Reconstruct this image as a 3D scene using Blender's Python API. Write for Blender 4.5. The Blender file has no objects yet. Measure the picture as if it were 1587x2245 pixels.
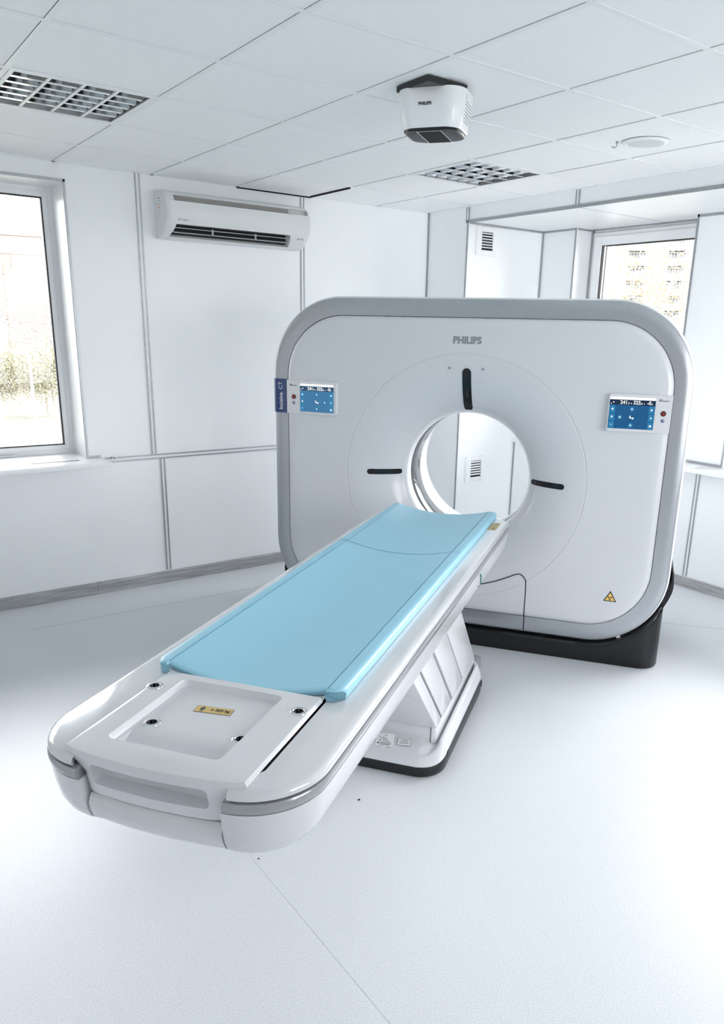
import bpy, bmesh, math, random
from math import sin, cos, pi, radians as R_
from mathutils import Vector, Matrix
random.seed(7)
S = bpy.context.scene
COL = S.collection
EXPO = 3.3

# ---------------------------------------------------------------- materials
MATS = {}
def mat(name, col, rough=.5, metal=0., coat=0., emit=None, estr=1., spec=None, bump=None, mottle=None):
    if name in MATS: return MATS[name]
    m = bpy.data.materials.new(name); m.use_nodes = True
    nt = m.node_tree; b = nt.nodes['Principled BSDF']
    b.inputs['Base Color'].default_value = (*col, 1)
    b.inputs['Roughness'].default_value = rough
    b.inputs['Metallic'].default_value = metal
    b.inputs['Coat Weight'].default_value = coat
    b.inputs['Coat Roughness'].default_value = .06
    if spec is not None: b.inputs['Specular IOR Level'].default_value = spec
    if emit:
        b.inputs['Emission Color'].default_value = (*emit, 1); b.inputs['Emission Strength'].default_value = estr
    tc = nt.nodes.new('ShaderNodeTexCoord')
    if mottle:                                   # (scale, second colour) small colour variation of the material itself
        n = nt.nodes.new('ShaderNodeTexNoise'); n.inputs['Scale'].default_value = mottle[0]; n.inputs['Detail'].default_value = 4
        nt.links.new(tc.outputs['Object'], n.inputs['Vector'])
        r = nt.nodes.new('ShaderNodeValToRGB')
        r.color_ramp.elements[0].position = .35; r.color_ramp.elements[1].position = .65
        r.color_ramp.elements[0].color = (*mottle[1], 1); r.color_ramp.elements[1].color = (*col, 1)
        nt.links.new(n.outputs['Fac'], r.inputs['Fac']); nt.links.new(r.outputs['Color'], b.inputs['Base Color'])
    if bump:
        n = nt.nodes.new('ShaderNodeTexNoise'); n.inputs['Scale'].default_value = bump[0]
        nt.links.new(tc.outputs['Object'], n.inputs['Vector'])
        bp = nt.nodes.new('ShaderNodeBump'); bp.inputs['Strength'].default_value = bump[1]; bp.inputs['Distance'].default_value = .002
        nt.links.new(n.outputs['Fac'], bp.inputs['Height']); nt.links.new(bp.outputs['Normal'], b.inputs['Normal'])
    MATS[name] = m
    return m

def mat_floor():
    m = mat('speckled_vinyl', (.83, .85, .875), .38)
    nt = m.node_tree; b = nt.nodes['Principled BSDF']; tc = [n for n in nt.nodes if n.type == 'TEX_COORD'][0]
    v = nt.nodes.new('ShaderNodeTexVoronoi'); v.inputs['Scale'].default_value = 210
    n = nt.nodes.new('ShaderNodeTexNoise'); n.inputs['Scale'].default_value = 300; n.inputs['Detail'].default_value = 2
    r = nt.nodes.new('ShaderNodeValToRGB'); r.color_ramp.elements[0].position = .30; r.color_ramp.elements[1].position = .55
    r.color_ramp.elements[0].color = (.50, .525, .56, 1); r.color_ramp.elements[1].color = (.73, .747, .77, 1)
    nt.links.new(tc.outputs['Object'], v.inputs['Vector']); nt.links.new(tc.outputs['Object'], n.inputs['Vector'])
    nt.links.new(n.outputs['Fac'], r.inputs['Fac'])
    # rare darker flecks
    lt = nt.nodes.new('ShaderNodeMath'); lt.operation = 'LESS_THAN'; lt.inputs[1].default_value = .10
    nt.links.new(v.outputs['Distance'], lt.inputs[0])
    mx = nt.nodes.new('ShaderNodeMix'); mx.data_type = 'RGBA'
    sc = nt.nodes.new('ShaderNodeMath'); sc.operation = 'MULTIPLY'; sc.inputs[1].default_value = .55
    nt.links.new(lt.outputs[0], sc.inputs[0]); nt.links.new(sc.outputs[0], mx.inputs['Factor'])
    nt.links.new(r.outputs['Color'], mx.inputs['A']); mx.inputs['B'].default_value = (.52, .55, .60, 1)
    nt.links.new(mx.outputs['Result'], b.inputs['Base Color'])
    return m

def mat_wood():
    m = mat('grey_wood_laminate', (.36, .36, .36), .5)
    nt = m.node_tree; b = nt.nodes['Principled BSDF']; tc = [n for n in nt.nodes if n.type == 'TEX_COORD'][0]
    mp = nt.nodes.new('ShaderNodeMapping'); mp.inputs['Scale'].default_value = (3, 3, 45)
    n = nt.nodes.new('ShaderNodeTexNoise'); n.inputs['Scale'].default_value = 2.2; n.inputs['Detail'].default_value = 6
    r = nt.nodes.new('ShaderNodeValToRGB'); r.color_ramp.elements[0].position = .3; r.color_ramp.elements[1].position = .7
    r.color_ramp.elements[0].color = (.27, .27, .275, 1); r.color_ramp.elements[1].color = (.47, .47, .475, 1)
    nt.links.new(tc.outputs['Object'], mp.inputs['Vector']); nt.links.new(mp.outputs['Vector'], n.inputs['Vector'])
    nt.links.new(n.outputs['Fac'], r.inputs['Fac']); nt.links.new(r.outputs['Color'], b.inputs['Base Color'])
    return m

def mat_glass():
    m = bpy.data.materials.new('window_glass'); m.use_nodes = True; nt = m.node_tree; nt.nodes.clear()
    o = nt.nodes.new('ShaderNodeOutputMaterial'); mx = nt.nodes.new('ShaderNodeMixShader')
    t = nt.nodes.new('ShaderNodeBsdfTransparent'); t.inputs['Color'].default_value = (.98, .98, .98, 1)
    g = nt.nodes.new('ShaderNodeBsdfGlossy'); g.inputs['Roughness'].default_value = .02
    f = nt.nodes.new('ShaderNodeFresnel'); f.inputs['IOR'].default_value = 1.35
    nt.links.new(f.outputs[0], mx.inputs[0]); nt.links.new(t.outputs[0], mx.inputs[1]); nt.links.new(g.outputs[0], mx.inputs[2])
    nt.links.new(mx.outputs[0], o.inputs['Surface'])
    return m

WALL = mat('wall_panel_paint', (.892, .907, .916), .42, mottle=(2.5, (.876, .892, .902)))
TILE = mat('ceiling_tile', (.918, .928, .934), .85, bump=(160, .12), mottle=(30, (.905, .916, .923)))
TBAR = mat('ceiling_bar_white', (.86, .875, .885), .5)
VOID = mat('void_dark', (.015, .016, .018), .9)
ALU = mat('brushed_aluminium', (.42, .44, .46), .4, .7, mottle=(60, (.36, .38, .40)))
ALUW = mat('trim_white', (.86, .87, .88), .35)
PVC = mat('window_pvc', (.91, .915, .925), .3, mottle=(8, (.895, .90, .91)))
GASKET = mat('rubber_gasket', (.02, .02, .022), .6)
SILLM = mat('sill_white', (.87, .88, .89), .3)
VINYL = mat_floor(); WOOD = mat_wood(); GLASS = mat_glass()
SEAM = mat('floor_seam', (.42, .44, .47), .6)
BACKW = mat('far_room_paint', (.70, .70, .70), .6, mottle=(3, (.67, .67, .67)))
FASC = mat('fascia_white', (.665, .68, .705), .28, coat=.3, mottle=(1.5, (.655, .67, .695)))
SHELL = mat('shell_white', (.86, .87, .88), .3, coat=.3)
SILV = mat('satin_silver', (.47, .49, .515), .30, .75, mottle=(90, (.45, .47, .495)))
GLOSSW = mat('gloss_white', (.70, .71, .725), .12, coat=.7, mottle=(2, (.69, .70, .715)))
GREYB = mat('grey_band', (.36, .365, .38), .20, .2, coat=.6)
BODYW = mat('body_white', (.69, .70, .715), .25, coat=.4)
LINER = mat('bore_white', (.87, .88, .89), .22, coat=.4)
DARKRING = mat('scan_window_dark', (.085, .088, .092), .06, .0, coat=.4)
BLK = mat('black_plastic', (.013, .014, .016), .32)
SLOT = mat('black_gloss', (.006, .006, .007), .12)
CHAR = mat('charcoal_plastic', (.0085, .0095, .012), .34, spec=.4, mottle=(40, (.0075, .0085, .0105)))
SKIRT = mat('skirt_plastic', (.013, .0145, .017), .36, spec=.4, mottle=(30, (.0115, .013, .0155)))
TEXTG = mat('logo_grey', (.25, .27, .29), .4)
TEXTD = mat('print_dark', (.04, .045, .05), .5)
WHITE = mat('print_white', (.9, .9, .9), .4)
NAVY = mat('navy_gloss', (.012, .045, .17), .15, coat=.6)
MATB = mat('mat_vinyl_blue', (.315, .60, .735), .42, bump=(220, .08), mottle=(6, (.305, .59, .725)))
MATG = mat('mat_groove', (.12, .32, .45), .5)
CHROME = mat('chrome', (.75, .76, .78), .12, 1.)
MIRR = mat('louvre_mirror', (.78, .80, .82), .16, 1.)
TUBE = mat('lamp_tube', (.9, .9, .9), .3)
GOLD = mat('gold_label', (.72, .52, .20), .35, .2, mottle=(40, (.66, .47, .17)))
YEL = mat('warning_yellow', (.85, .55, .12), .5)
RED = mat('red_button', (.25, .015, .02), .3, coat=.5)
PAPER = mat('label_paper', (.82, .83, .84), .6)
ACW = mat('ac_plastic', (.74, .745, .75), .38, mottle=(5, (.73, .735, .735)))
ACG = mat('ac_intake_grey', (.40, .39, .38), .55)
ORANGE = mat('sticker_orange', (.75, .28, .12), .6)
GREEN = mat('green_mark', (.02, .16, .12), .4)
SPKG = mat('speaker_cloth', (.68, .695, .70), .9, bump=(500, .3))
def screen(n, c, s=1.): return mat(n, tuple(x * .08 for x in c), .12, emit=c, estr=s * 4 / 2 ** EXPO)
SCR_A = screen('screen_blue_reflection', (.040, .19, .38), .21); SCR_AD = screen('screen_navy_reflection', (.012, .06, .13), .22)  # left screen: pale wash of the window reflection mixed into these blues
SCR_B = screen('screen_blue_deep', (.002, .10, .27), .21); SCR_BD = screen('screen_navy_deep', (.0005, .018, .06), .2)
SCR_T = screen('screen_tile', (.02, .21, .42), .23); SCR_W = screen('screen_white', (1, 1, 1), .24)

# ---------------------------------------------------------------- mesh helpers
class MB:
    def __init__(s): s.v, s.f, s.m, s.mats = [], [], [], []
    def mi(s, m):
        if m not in s.mats: s.mats.append(m)
        return s.mats.index(m)
    def add(s, vs, fs, m):
        o = len(s.v); s.v += [tuple(p) for p in vs]; k = s.mi(m)
        for f in fs: s.f.append([i + o for i in f]); s.m.append(k)
        return s
    def box(s, x0, x1, y0, y1, z0, z1, m):
        v = [(x, y, z) for x in (x0, x1) for y in (y0, y1) for z in (z0, z1)]
        return s.add(v, [(0, 1, 3, 2), (4, 6, 7, 5), (0, 4, 5, 1), (2, 3, 7, 6), (0, 2, 6, 4), (1, 5, 7, 3)], m)
    def loft(s, rings, m, cap0=True, cap1=True, close=True):
        n = len(rings[0]); v = [p for r in rings for p in r]; f = []
        for a in range(len(rings) - 1):
            for i in range(n if close else n - 1):
                j = (i + 1) % n; f.append((a * n + i, a * n + j, (a + 1) * n + j, (a + 1) * n + i))
        if cap0: f.append(tuple(range(n))[::-1])
        if cap1: f.append(tuple((len(rings) - 1) * n + i for i in range(n)))
        return s.add(v, f, m)
    def prism(s, poly, m, a, b, axis='z'):
        """poly: list of 2d points; extruded along axis from a to b"""
        def p3(p, h): return {'z': (p[0], p[1], h), 'y': (p[0], h, p[1]), 'x': (h, p[0], p[1])}[axis]
        return s.loft([[p3(p, a) for p in poly], [p3(p, b) for p in poly]], m)
    def cyl(s, c, r, h, m, axis='z', n=24, r2=None):
        r2 = r if r2 is None else r2; rings = []
        for (rr, hh) in ((r, 0), (r2, h)):
            ring = []
            for i in range(n):
                a = 2 * pi * i / n; u, w = rr * cos(a), rr * sin(a)
                ring.append({'z': (c[0] + u, c[1] + w, c[2] + hh), 'y': (c[0] + u, c[1] + hh, c[2] + w), 'x': (c[0] + hh, c[1] + u, c[2] + w)}[axis])
            rings.append(ring)
        return s.loft(rings, m)
    def tube(s, pts, r, m, n=8):
        pts = [Vector(p) for p in pts]; rings = []
        rs = r if isinstance(r, (list, tuple)) else [r] * len(pts)
        for i, p in enumerate(pts):
            d = (pts[min(i + 1, len(pts) - 1)] - pts[max(i - 1, 0)]).normalized()
            a = d.orthogonal().normalized()
            if i and rings: 
                a = (pa - d * pa.dot(d)).normalized()
            pa = a; b = d.cross(a)
            rings.append([p + rs[i] * (a * cos(2 * pi * k / n) + b * sin(2 * pi * k / n)) for k in range(n)])
        return s.loft(rings, m)
    def quad(s, a, b, c, d, m): return s.add([a, b, c, d], [(0, 1, 2, 3)], m)
    def shift(s, d): s.v = [tuple(p[i] + d[i] for i in range(3)) for p in s.v]; return s
    def build(s, name, parent=None, smooth=35, bevel=0, seg=2, kind=None, fix=True):
        me = bpy.data.meshes.new(name); me.from_pydata(s.v, [], s.f)
        for m in s.mats: me.materials.append(m)
        me.polygons.foreach_set('material_index', s.m)
        if fix:
            bm = bmesh.new(); bm.from_mesh(me); bmesh.ops.recalc_face_normals(bm, faces=bm.faces); bm.to_mesh(me); bm.free()
        o = bpy.data.objects.new(name, me); COL.objects.link(o)
        if bevel:
            md = o.modifiers.new('b', 'BEVEL'); md.width = bevel; md.segments = seg; md.limit_method = 'ANGLE'; md.angle_limit = R_(40); md.harden_normals = False
            bake(o)
        me = o.data
        if smooth:
            me.polygons.foreach_set('use_smooth', [True] * len(me.polygons)); me.set_sharp_from_angle(angle=R_(smooth))
        if parent: o.parent = parent
        if kind: o['kind'] = kind
        return o

def bake(o):
    dg = bpy.context.evaluated_depsgraph_get(); dg.update()
    me = bpy.data.meshes.new_from_object(o.evaluated_get(dg)); old = o.data
    o.modifiers.clear(); o.data = me; me.name = old.name
    bpy.data.meshes.remove(old)

def cut(o, cutter, smooth=35):
    """subtract the mesh of cutter (MB) from o"""
    c = cutter.build('cutter_tmp', smooth=0); c.matrix_world = o.matrix_world
    par = o.parent; o.parent = None
    md = o.modifiers.new('c', 'BOOLEAN'); md.operation = 'DIFFERENCE'; md.object = c; md.solver = 'EXACT'
    bake(o); me = c.data; bpy.data.objects.remove(c); bpy.data.meshes.remove(me)
    o.parent = par
    o.data.polygons.foreach_set('use_smooth', [True] * len(o.data.polygons)); o.data.set_sharp_from_angle(angle=R_(smooth))

def text(name, body, size, m, parent, origin, xa, ya, extrude=.0006, bold=0., align='CENTER', sx=1., shear=0.):
    cu = bpy.data.curves.new(name, 'FONT'); cu.body = body; cu.size = size; cu.extrude = extrude; cu.offset = bold
    cu.align_x = align; cu.align_y = 'CENTER'; cu.resolution_u = 3; cu.shear = shear
    t = bpy.data.objects.new('txt', cu); COL.objects.link(t)
    dg = bpy.context.evaluated_depsgraph_get(); dg.update()
    me = bpy.data.meshes.new_from_object(t.evaluated_get(dg)); bpy.data.objects.remove(t)
    xa = Vector(xa).normalized(); ya = Vector(ya).normalized(); za = xa.cross(ya)
    M = Matrix((( xa.x * sx, ya.x, za.x, origin[0]), (xa.y * sx, ya.y, za.y, origin[1]), (xa.z * sx, ya.z, za.z, origin[2]), (0, 0, 0, 1)))
    me.transform(M); me.materials.clear(); me.materials.append(m)
    o = bpy.data.objects.new(name, me); COL.objects.link(o)
    if parent: o.parent = parent
    return o

def text_verts(body, size, origin, xa, ya, sx=1., bold=0., align='CENTER'):
    o = text('tmp_text', body, size, WHITE, None, origin, xa, ya, .0002, bold, align, sx)
    me = o.data; r = ([tuple(v.co) for v in me.vertices], [tuple(p.vertices) for p in me.polygons])
    bpy.data.objects.remove(o); bpy.data.meshes.remove(me); return r

def thing(name, label, cat, loc=(0, 0, 0), rz=0, group=None):
    o = bpy.data.objects.new(name, None); COL.objects.link(o); o.empty_display_size = .1
    o.location = loc; o.rotation_euler = (0, 0, rz); o['label'] = label; o['category'] = cat
    if group: o['group'] = group
    return o
def tag(o, label, cat, group=None, kind=None):
    o['label'] = label; o['category'] = cat
    if group: o['group'] = group
    if kind: o['kind'] = kind
    return o

def rrect(hw, hh, r, n=12, cx=0, cy=0):
    pts = []
    for k, (sx, sy) in enumerate(((1, 1), (-1, 1), (-1, -1), (1, -1))):
        for i in range(n + 1):
            a = pi / 2 * k + pi / 2 * i / n
            pts.append((cx + sx * (hw - r) + r * cos(a), cy + sy * (hh - r) + r * sin(a)))
    return pts
def rayhit(poly, o, a):
    """distance from o in direction a to closed polygon"""
    dx, dy = cos(a), sin(a); best = None
    for i in range(len(poly)):
        x1, y1 = poly[i]; x2, y2 = poly[(i + 1) % len(poly)]
        ex, ey = x2 - x1, y2 - y1; den = dx * ey - dy * ex
        if abs(den) < 1e-12: continue
        t = ((x1 - o[0]) * ey - (y1 - o[1]) * ex) / den; q = ((x1 - o[0]) * dy - (y1 - o[1]) * dx) / den
        if t > 0 and -1e-6 <= q <= 1 + 1e-6 and (best is None or t > best): best = t
    return best
def lerp(a, b, t): return a + (b - a) * t
def sstep(a, b, x):
    t = max(0, min(1, (x - a) / (b - a))); return t * t * (3 - 2 * t)

# ---------------------------------------------------------------- room
H = 2.75
YA, XB, XC, XW = 2.36, 3.52, 4.36, 4.56           # AC wall, beam plane, niche back wall, right window plane
X0, Y0 = -2.6, -4.6                               # unseen left and rear walls
YN, YP = 1.87, .43                                # niche side, right-hand panel edge
def st(o): o['kind'] = 'structure'; return o

# floor
mb = MB(); mb.box(X0, XW + .05, Y0, YA + .4, -.25, 0, VINYL)
def strip(mb, pts, w, z, m):
    for a, b in zip(pts[:-1], pts[1:]):
        a, b = Vector((*a, 0)), Vector((*b, 0)); d = (b - a).normalized(); n = Vector((-d.y, d.x, 0)) * w / 2
        mb.quad((a - n).to_tuple()[:2] + (z,), (b - n).to_tuple()[:2] + (z,), (b + n).to_tuple()[:2] + (z,), (a + n).to_tuple()[:2] + (z,), m)
strip(mb, [(.089, 1.902), (1.9, 1.886)], .006, .0006, SEAM)
strip(mb, [(3.10, .40), (3.429, -.055), (3.81, -.53), (4.3, -1.3)], .006, .0006, SEAM)
LSEAM = mat('floor_seam_faint', (.66, .68, .71), .5)
strip(mb, [(.257, 2.36), (.235, -1.9)], .0022, .0006, LSEAM)
strip(mb, [(2.2, -.24), (2.32, -1.9)], .0022, .0006, LSEAM)
strip(mb, [(1.6, 2.2), (1.75, 2.19)], .008, .0006, LSEAM)
st(mb.build('floor', smooth=0))

# ceiling: tiles above T-bars, open shadow gap along two sides of every tile
mb = MB(); T = .6
LIGHTS = {(0, 1), (4, 1)}
mb.box(X0, XB + .02, Y0, YA + .02, H + .09, H + .12, VOID)
i0, i1, j0, j1 = -5, 6, -8, 4
for i in range(i0, i1):
    for j in range(j0, j1):
        if (i, j) in LIGHTS: continue
        x0, x1, y0, y1 = i * T + .010, (i + 1) * T - .0135, j * T + .0135, (j + 1) * T - .010
        x0, x1, y0, y1 = max(x0, X0), min(x1, XB - .004), max(y0, Y0), min(y1, YA - .002)
        if x1 - x0 < .02 or y1 - y0 < .02: continue
        z = H + .0035
        mb.box(x0, x1, y0, y1, z, z + .02, TILE)
for i in range(i0, i1 + 1):
    x = i * T
    if X0 < x < XB: mb.box(x - .012, x + .010, Y0, YA, H, H + .003, TBAR)
for j in range(j0, j1 + 1):
    y = j * T
    if Y0 < y < YA: mb.box(X0, XB, y - .010, y + .012, H + .0002, H + .0032, TBAR)
mb.box(X0, XB - .004, YA - .022, YA, H, H + .003, TBAR); mb.box(XB - .022, XB, Y0, YA, H, H + .003, TBAR)
st(mb.build('ceiling', smooth=0))
# sagging edge of the cut tile beside the air conditioner leaves a black gap
mb = MB()
mb.box(1.80, 2.388, YA - .012, YA - .0005, H - .0075, H + .002, VOID)
mb.box(2.376, 2.390, 1.83, YA - .001, H - .0065, H + .0035, VOID)
st(mb.build('trim_1', smooth=0))

# walls
W1L, W1R, W1B, W1T = -1.9, .645, .95, 2.648       # left window opening
mb = MB()
mb.box(X0, W1L, YA, YA + .4, 0, H + .1, WALL); mb.box(W1R, XB + .0, YA, YA + .4, 0, H + .1, WALL)
mb.box(W1L, W1R, YA, YA + .4, 0, W1B - .032, WALL); mb.box(W1L, W1R, YA, YA + .4, W1T, H + .1, WALL)
st(mb.build('wall_left', smooth=0))
mb = MB()                                          # wall stub between corner and niche, beam, niche side
mb.box(XB, XW + .05, YN, YA + .4, 0, H + .1, WALL)
mb.box(XB, XW + .3, Y0, YN, H - .105, H + .1, WALL)
st(mb.build('wall_right', smooth=0))
mb = MB()                                          # niche back wall with window openings
mb.box(XC, XW + .3, 1.515, YN, 0, H - .105, WALL)
mb.box(XC, XW + .3, YP - .02 + .02, 1.515, 0, .905, WALL)
mb.box(XC, XW + .3, .0, YP, 0, H - .105, WALL)
mb.box(XC, XW + .3, -1.7, 0, 0, .905, WALL); mb.box(XC, XW + .3, Y0, -1.7, 0, H - .105, WALL)
mb.box(4.18, XC, 1.45, YN, 0, .905, WALL)          # boxed-in corner under the sill
st(mb.build('wall_back', smooth=0))
mb = MB()
RW = ((.9, 4.2), (-4.2, -3.6), .85, 2.60)             # unseen windows added for frontal daylight: rear wall x-range, side wall y-range, sill, head
mb.box(X0 - .2, X0, Y0, YA + .4, 0, RW[2], BACKW); mb.box(X0 - .2, X0, Y0, YA + .4, RW[3], H + .1, BACKW); mb.box(X0 - .2, X0, Y0, RW[1][0], RW[2], RW[3], BACKW); mb.box(X0 - .2, X0, RW[1][1], YA + .4, RW[2], RW[3], BACKW)
mb.box(X0, XW + .3, Y0 - .2, Y0, 0, RW[2], BACKW); mb.box(X0, XW + .3, Y0 - .2, Y0, RW[3], H + .1, BACKW); mb.box(X0, RW[0][0], Y0 - .2, Y0, RW[2], RW[3], BACKW); mb.box(RW[0][1], XW + .3, Y0 - .2, Y0, RW[2], RW[3], BACKW)
st(mb.build('wall_rear', smooth=0))

# aluminium joint strips: two grey lips with a white insert
ntr = [1]
def trim(build):
    ntr[0] += 1; mb = MB(); build(mb); return st(mb.build('trim_%d' % ntr[0], smooth=0))
def vstripA(x, z0, z1):
    def b(mb):
        mb.box(x - .017, x - .0085, YA - .006, YA + .002, z0, z1, ALU); mb.box(x + .0085, x + .017, YA - .006, YA + .002, z0, z1, ALU)
        mb.box(x - .0085, x + .0085, YA - .003, YA + .002, z0, z1, ALUW)
    trim(b)
vstripA(1.1035, .955, H - .002); vstripA(2.318, .955, H - .012); vstripA(1.160, .095, .915); vstripA(2.36, .095, .915)
def b(mb):
    x0, x1 = .70, XB - .012
    mb.box(x0, x1, YA - .006, YA + .002, .9425, .951, ALU); mb.box(x0, x1, YA - .006, YA + .002, .918, .9265, ALU)
    mb.box(x0, x1, YA - .003, YA + .002, .9265, .9425, ALUW)
trim(b)
trim(lambda mb: mb.box(XB - .010, XB + .001, YA - .010, YA + .001, .09, H - .002, ALU))            # room corner
def vstripB(y, z0, z1, x=XB):
    def b(mb):
        mb.box(x - .006, x + .002, y - .017, y - .0085, z0, z1, ALU); mb.box(x - .006, x + .002, y + .0085, y + .017, z0, z1, ALU)
        mb.box(x - .003, x + .002, y - .0085, y + .0085, z0, z1, ALUW)
    trim(b)
vstripB(YN + .012, H - .105, H - .002); vstripB(.80, H - .093, H - .002)
vstripB(.166, .085, .905, XC)
def b(mb):                                          # niche mouth: corner strip and beam edge
    mb.box(XB - .006, XB + .004, YN - .004, YN + .014, .09, H - .105, ALU); mb.box(XB - .003, XB + .018, YN - .005, YN + .002, .09, H - .105, ALUW)
trim(b)
trim(lambda mb: (mb.box(XB - .006, XB + .002, -3, YN + .03, H - .112, H - .092, ALU), mb.box(XB - .002, XB + .012, -3, YN, H - .112, H - .104, ALU)))
ZS = H - .105
trim(lambda mb: mb.box(XB + .006, XC, YN - .009, YN + .001, ZS - .014, ZS + .001, ALU))
trim(lambda mb: mb.box(XC - .011, XC + .001, YN - .011, YN + .001, .93, ZS, ALU))
trim(lambda mb: mb.box(XC - .009, XC + .001, 1.515, YN - .01, ZS - .014, ZS + .001, ALU))
trim(lambda mb: (mb.box(XC - .006, XC + .002, 1.509, 1.521, .95, ZS, ALU), mb.box(XC - .002, XC + .022, 1.506, 1.516, 1.0, ZS, ALUW)))
trim(lambda mb: mb.box(XC + .006, XW, 1.505, 1.516, ZS - .012, ZS + .001, ALU))
trim(lambda mb: mb.box(XW - .012, XW + .02, 1.500, 1.516, .95, ZS, ALU))
trim(lambda mb: mb.box(XW - .03, XW + .02, YP, 1.515, ZS - .006, ZS + .001, ALU))
def b(mb):                                          # edges of the right-hand wall panel
    mb.box(XC - .006, XC + .002, 0, YP + .008, ZS - .017, ZS + .001, ALU); mb.box(XC - .006, XC + .003, YP - .006, YP + .008, .95, ZS, ALU)
    mb.box(XC - .008, XC + .002, .005, YP, .944, .957, ALU); mb.box(XC - .006, XC + .003, -.006, .006, .945, ZS, ALU)
trim(b)
trim(lambda mb: mb.box(XB + .01, XC + .15, .812, .816, ZS - .0012, ZS + .001, SEAM))                 # soffit joint
trim(lambda mb: mb.box(4.176, 4.186, 1.855, YN + .001, .075, .905, ALU))
# left window reveal edge strip
def b(mb):
    mb.box(W1L, W1R + .012, YA - .005, YA + .002, W1T - .002, W1T + .014, ALU); mb.box(W1R - .001, W1R + .011, YA - .005, YA + .002, .962, W1T + .012, ALU)
    mb.box(W1R + .002, .735, YA - .007, YA + .002, .962, .972, ALU)
trim(b)
# white reveal linings
trim(lambda mb: (mb.box(W1R - .004, W1R + .001, YA + .001, 2.69, .95, W1T, SILLM), mb.box(W1L, W1R, YA + .001, 2.69, W1T - .004, W1T + .002, SILLM)))
# baseboards
def b_left():
    mb = MB(); mb.prism([(YA + .001, 0), (YA - .014, 0), (YA - .014, .074), (YA - .006, .086), (YA + .001, .086)], WOOD, X0, XB - .001, 'x')
    mb.box(.640, .668, YA - .0155, YA, .001, .0875, WOOD)
    return st(mb.build('baseboard_left', smooth=0))
b_left()
mb = MB(); mb.box(XC - .014, XC + .001, -3.2, 1.45, 0, .078, WOOD); mb.box(4.166, 4.181, 1.45, YN, 0, .078, WOOD)
mb.box(XB + .001, 4.18, YN - .014, YN + .001, 0, .078, WOOD); mb.box(XB - .014, XB + .001, YN - .014, YA - .01, 0, .078, WOOD)
st(mb.build('baseboard_right', smooth=0))

# window 1 (left): frame, sash, glass, sill
def frame_y(mb, x0, x1, z0, z1, w, y0, y1, m):
    mb.box(x0, x0 + w, y0, y1, z0, z1, m); mb.box(x1 - w, x1, y0, y1, z0, z1, m)
    mb.box(x0 + w, x1 - w, y0, y1, z0, z0 + w, m); mb.box(x0 + w, x1 - w, y0, y1, z1 - w, z1, m)
def frame_x(mb, y0, y1, z0, z1, w, x0, x1, m):
    mb.box(x0, x1, y0, y0 + w, z0, z1, m); mb.box(x0, x1, y1 - w, y1, z0, z1, m)
    mb.box(x0, x1, y0 + w, y1 - w, z0, z0 + w, m); mb.box(x0, x1, y0 + w, y1 - w, z1 - w, z1, m)
YF = 2.665
win = MB(); frame_y(win, W1L, W1R, .955, W1T, .035, YF, YF + .075, PVC)
w1 = st(win.build('window_1', bevel=.003, seg=1))
for (a, b_) in ((-1.87, -.64), (-.60, .618)):
    s = MB(); frame_y(s, a, b_, .985, W1T - .03, .030, YF - .012, YF + .06, PVC)
    if a > -1: s.box(-.64, -.60, YF, YF + .07, .97, W1T - .02, PVC)
    s.build('sash', w1, bevel=.003, seg=1)
    g = MB(); frame_y(g, a + .029, b_ - .029, 1.014, W1T - .059, .008, YF + .004, YF + .03, GASKET); g.build('gasket', w1, smooth=0)
    g = MB(); g.box(a + .03, b_ - .03, YF + .016, YF + .022, 1.015, W1T - .06, GLASS); g.build('pane', w1, smooth=0)
g = MB(); g.box(.02, .14, YF - .035, YF - .010, .972, .990, PVC); g.box(.14, .42, YF - .02, YF - .005, .982, .992, PVC); g.box(.05, .26, YF - .05, YF - .015, .962, .972, PVC); g.build('hinge', w1, bevel=.002, seg=1)
s = MB(); s.box(W1L - .1, .738, 2.135, YA, .925, .960, SILLM); s.box(W1L, W1R, YA, YF + .02, .925, .960, SILLM)
s1 = s.build('window_sill', w1, bevel=.004)
g = MB(); g.box(.28, .575, 2.278, 2.300, .9595, .9608, mat('slot_brown', (.20, .17, .14), .8)); 
for k in range(24): g.box(.283 + k * .0122, .289 + k * .0122, 2.279, 2.299, .9600, .9614, mat('slot_dark', (.08, .07, .06), .8))
g.build('sill_vent', s1, smooth=0)

# window 2 (right)
win = MB(); frame_x(win, YP, 1.506, .95, 2.622, .045, XW, XW + .075, PVC); win.box(XW + .01, XW + .07, YP, 1.51, 2.62, ZS, PVC)
w2 = st(win.build('window_2', bevel=.003, seg=1))
s = MB(); frame_x(s, YP + .03, 1.475, .99, 2.59, .068, XW - .012, XW + .06, PVC); s.build('sash', w2, bevel=.003, seg=1)
g = MB(); frame_x(g, YP + .095, 1.410, 1.055, 2.528, .008, XW + .002, XW + .03, GASKET); g.build('gasket', w2, smooth=0)
g = MB(); frame_x(g, YP + .118, 1.388, 1.078, 2.52, .005, XW + .03, XW + .04, GASKET); g.build('gasket', w2, smooth=0)
g = MB(); g.box(XW + .020, XW + .026, YP + .098, 1.407, 1.06, 2.524, GLASS); g.build('pane', w2, smooth=0)
s = MB(); s.box(4.150, XC, .105, YN - .001, .905, .940, SILLM); s.box(XC, XW + .02, YP, 1.515, .905, .940, SILLM)
s.build('window_sill', w2, bevel=.003)
g = MB(); g.box(4.21, 4.235, 1.55, 1.84, .9395, .9408, MATS['slot_brown']); g.build('sill_vent', w2, smooth=0)
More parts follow.
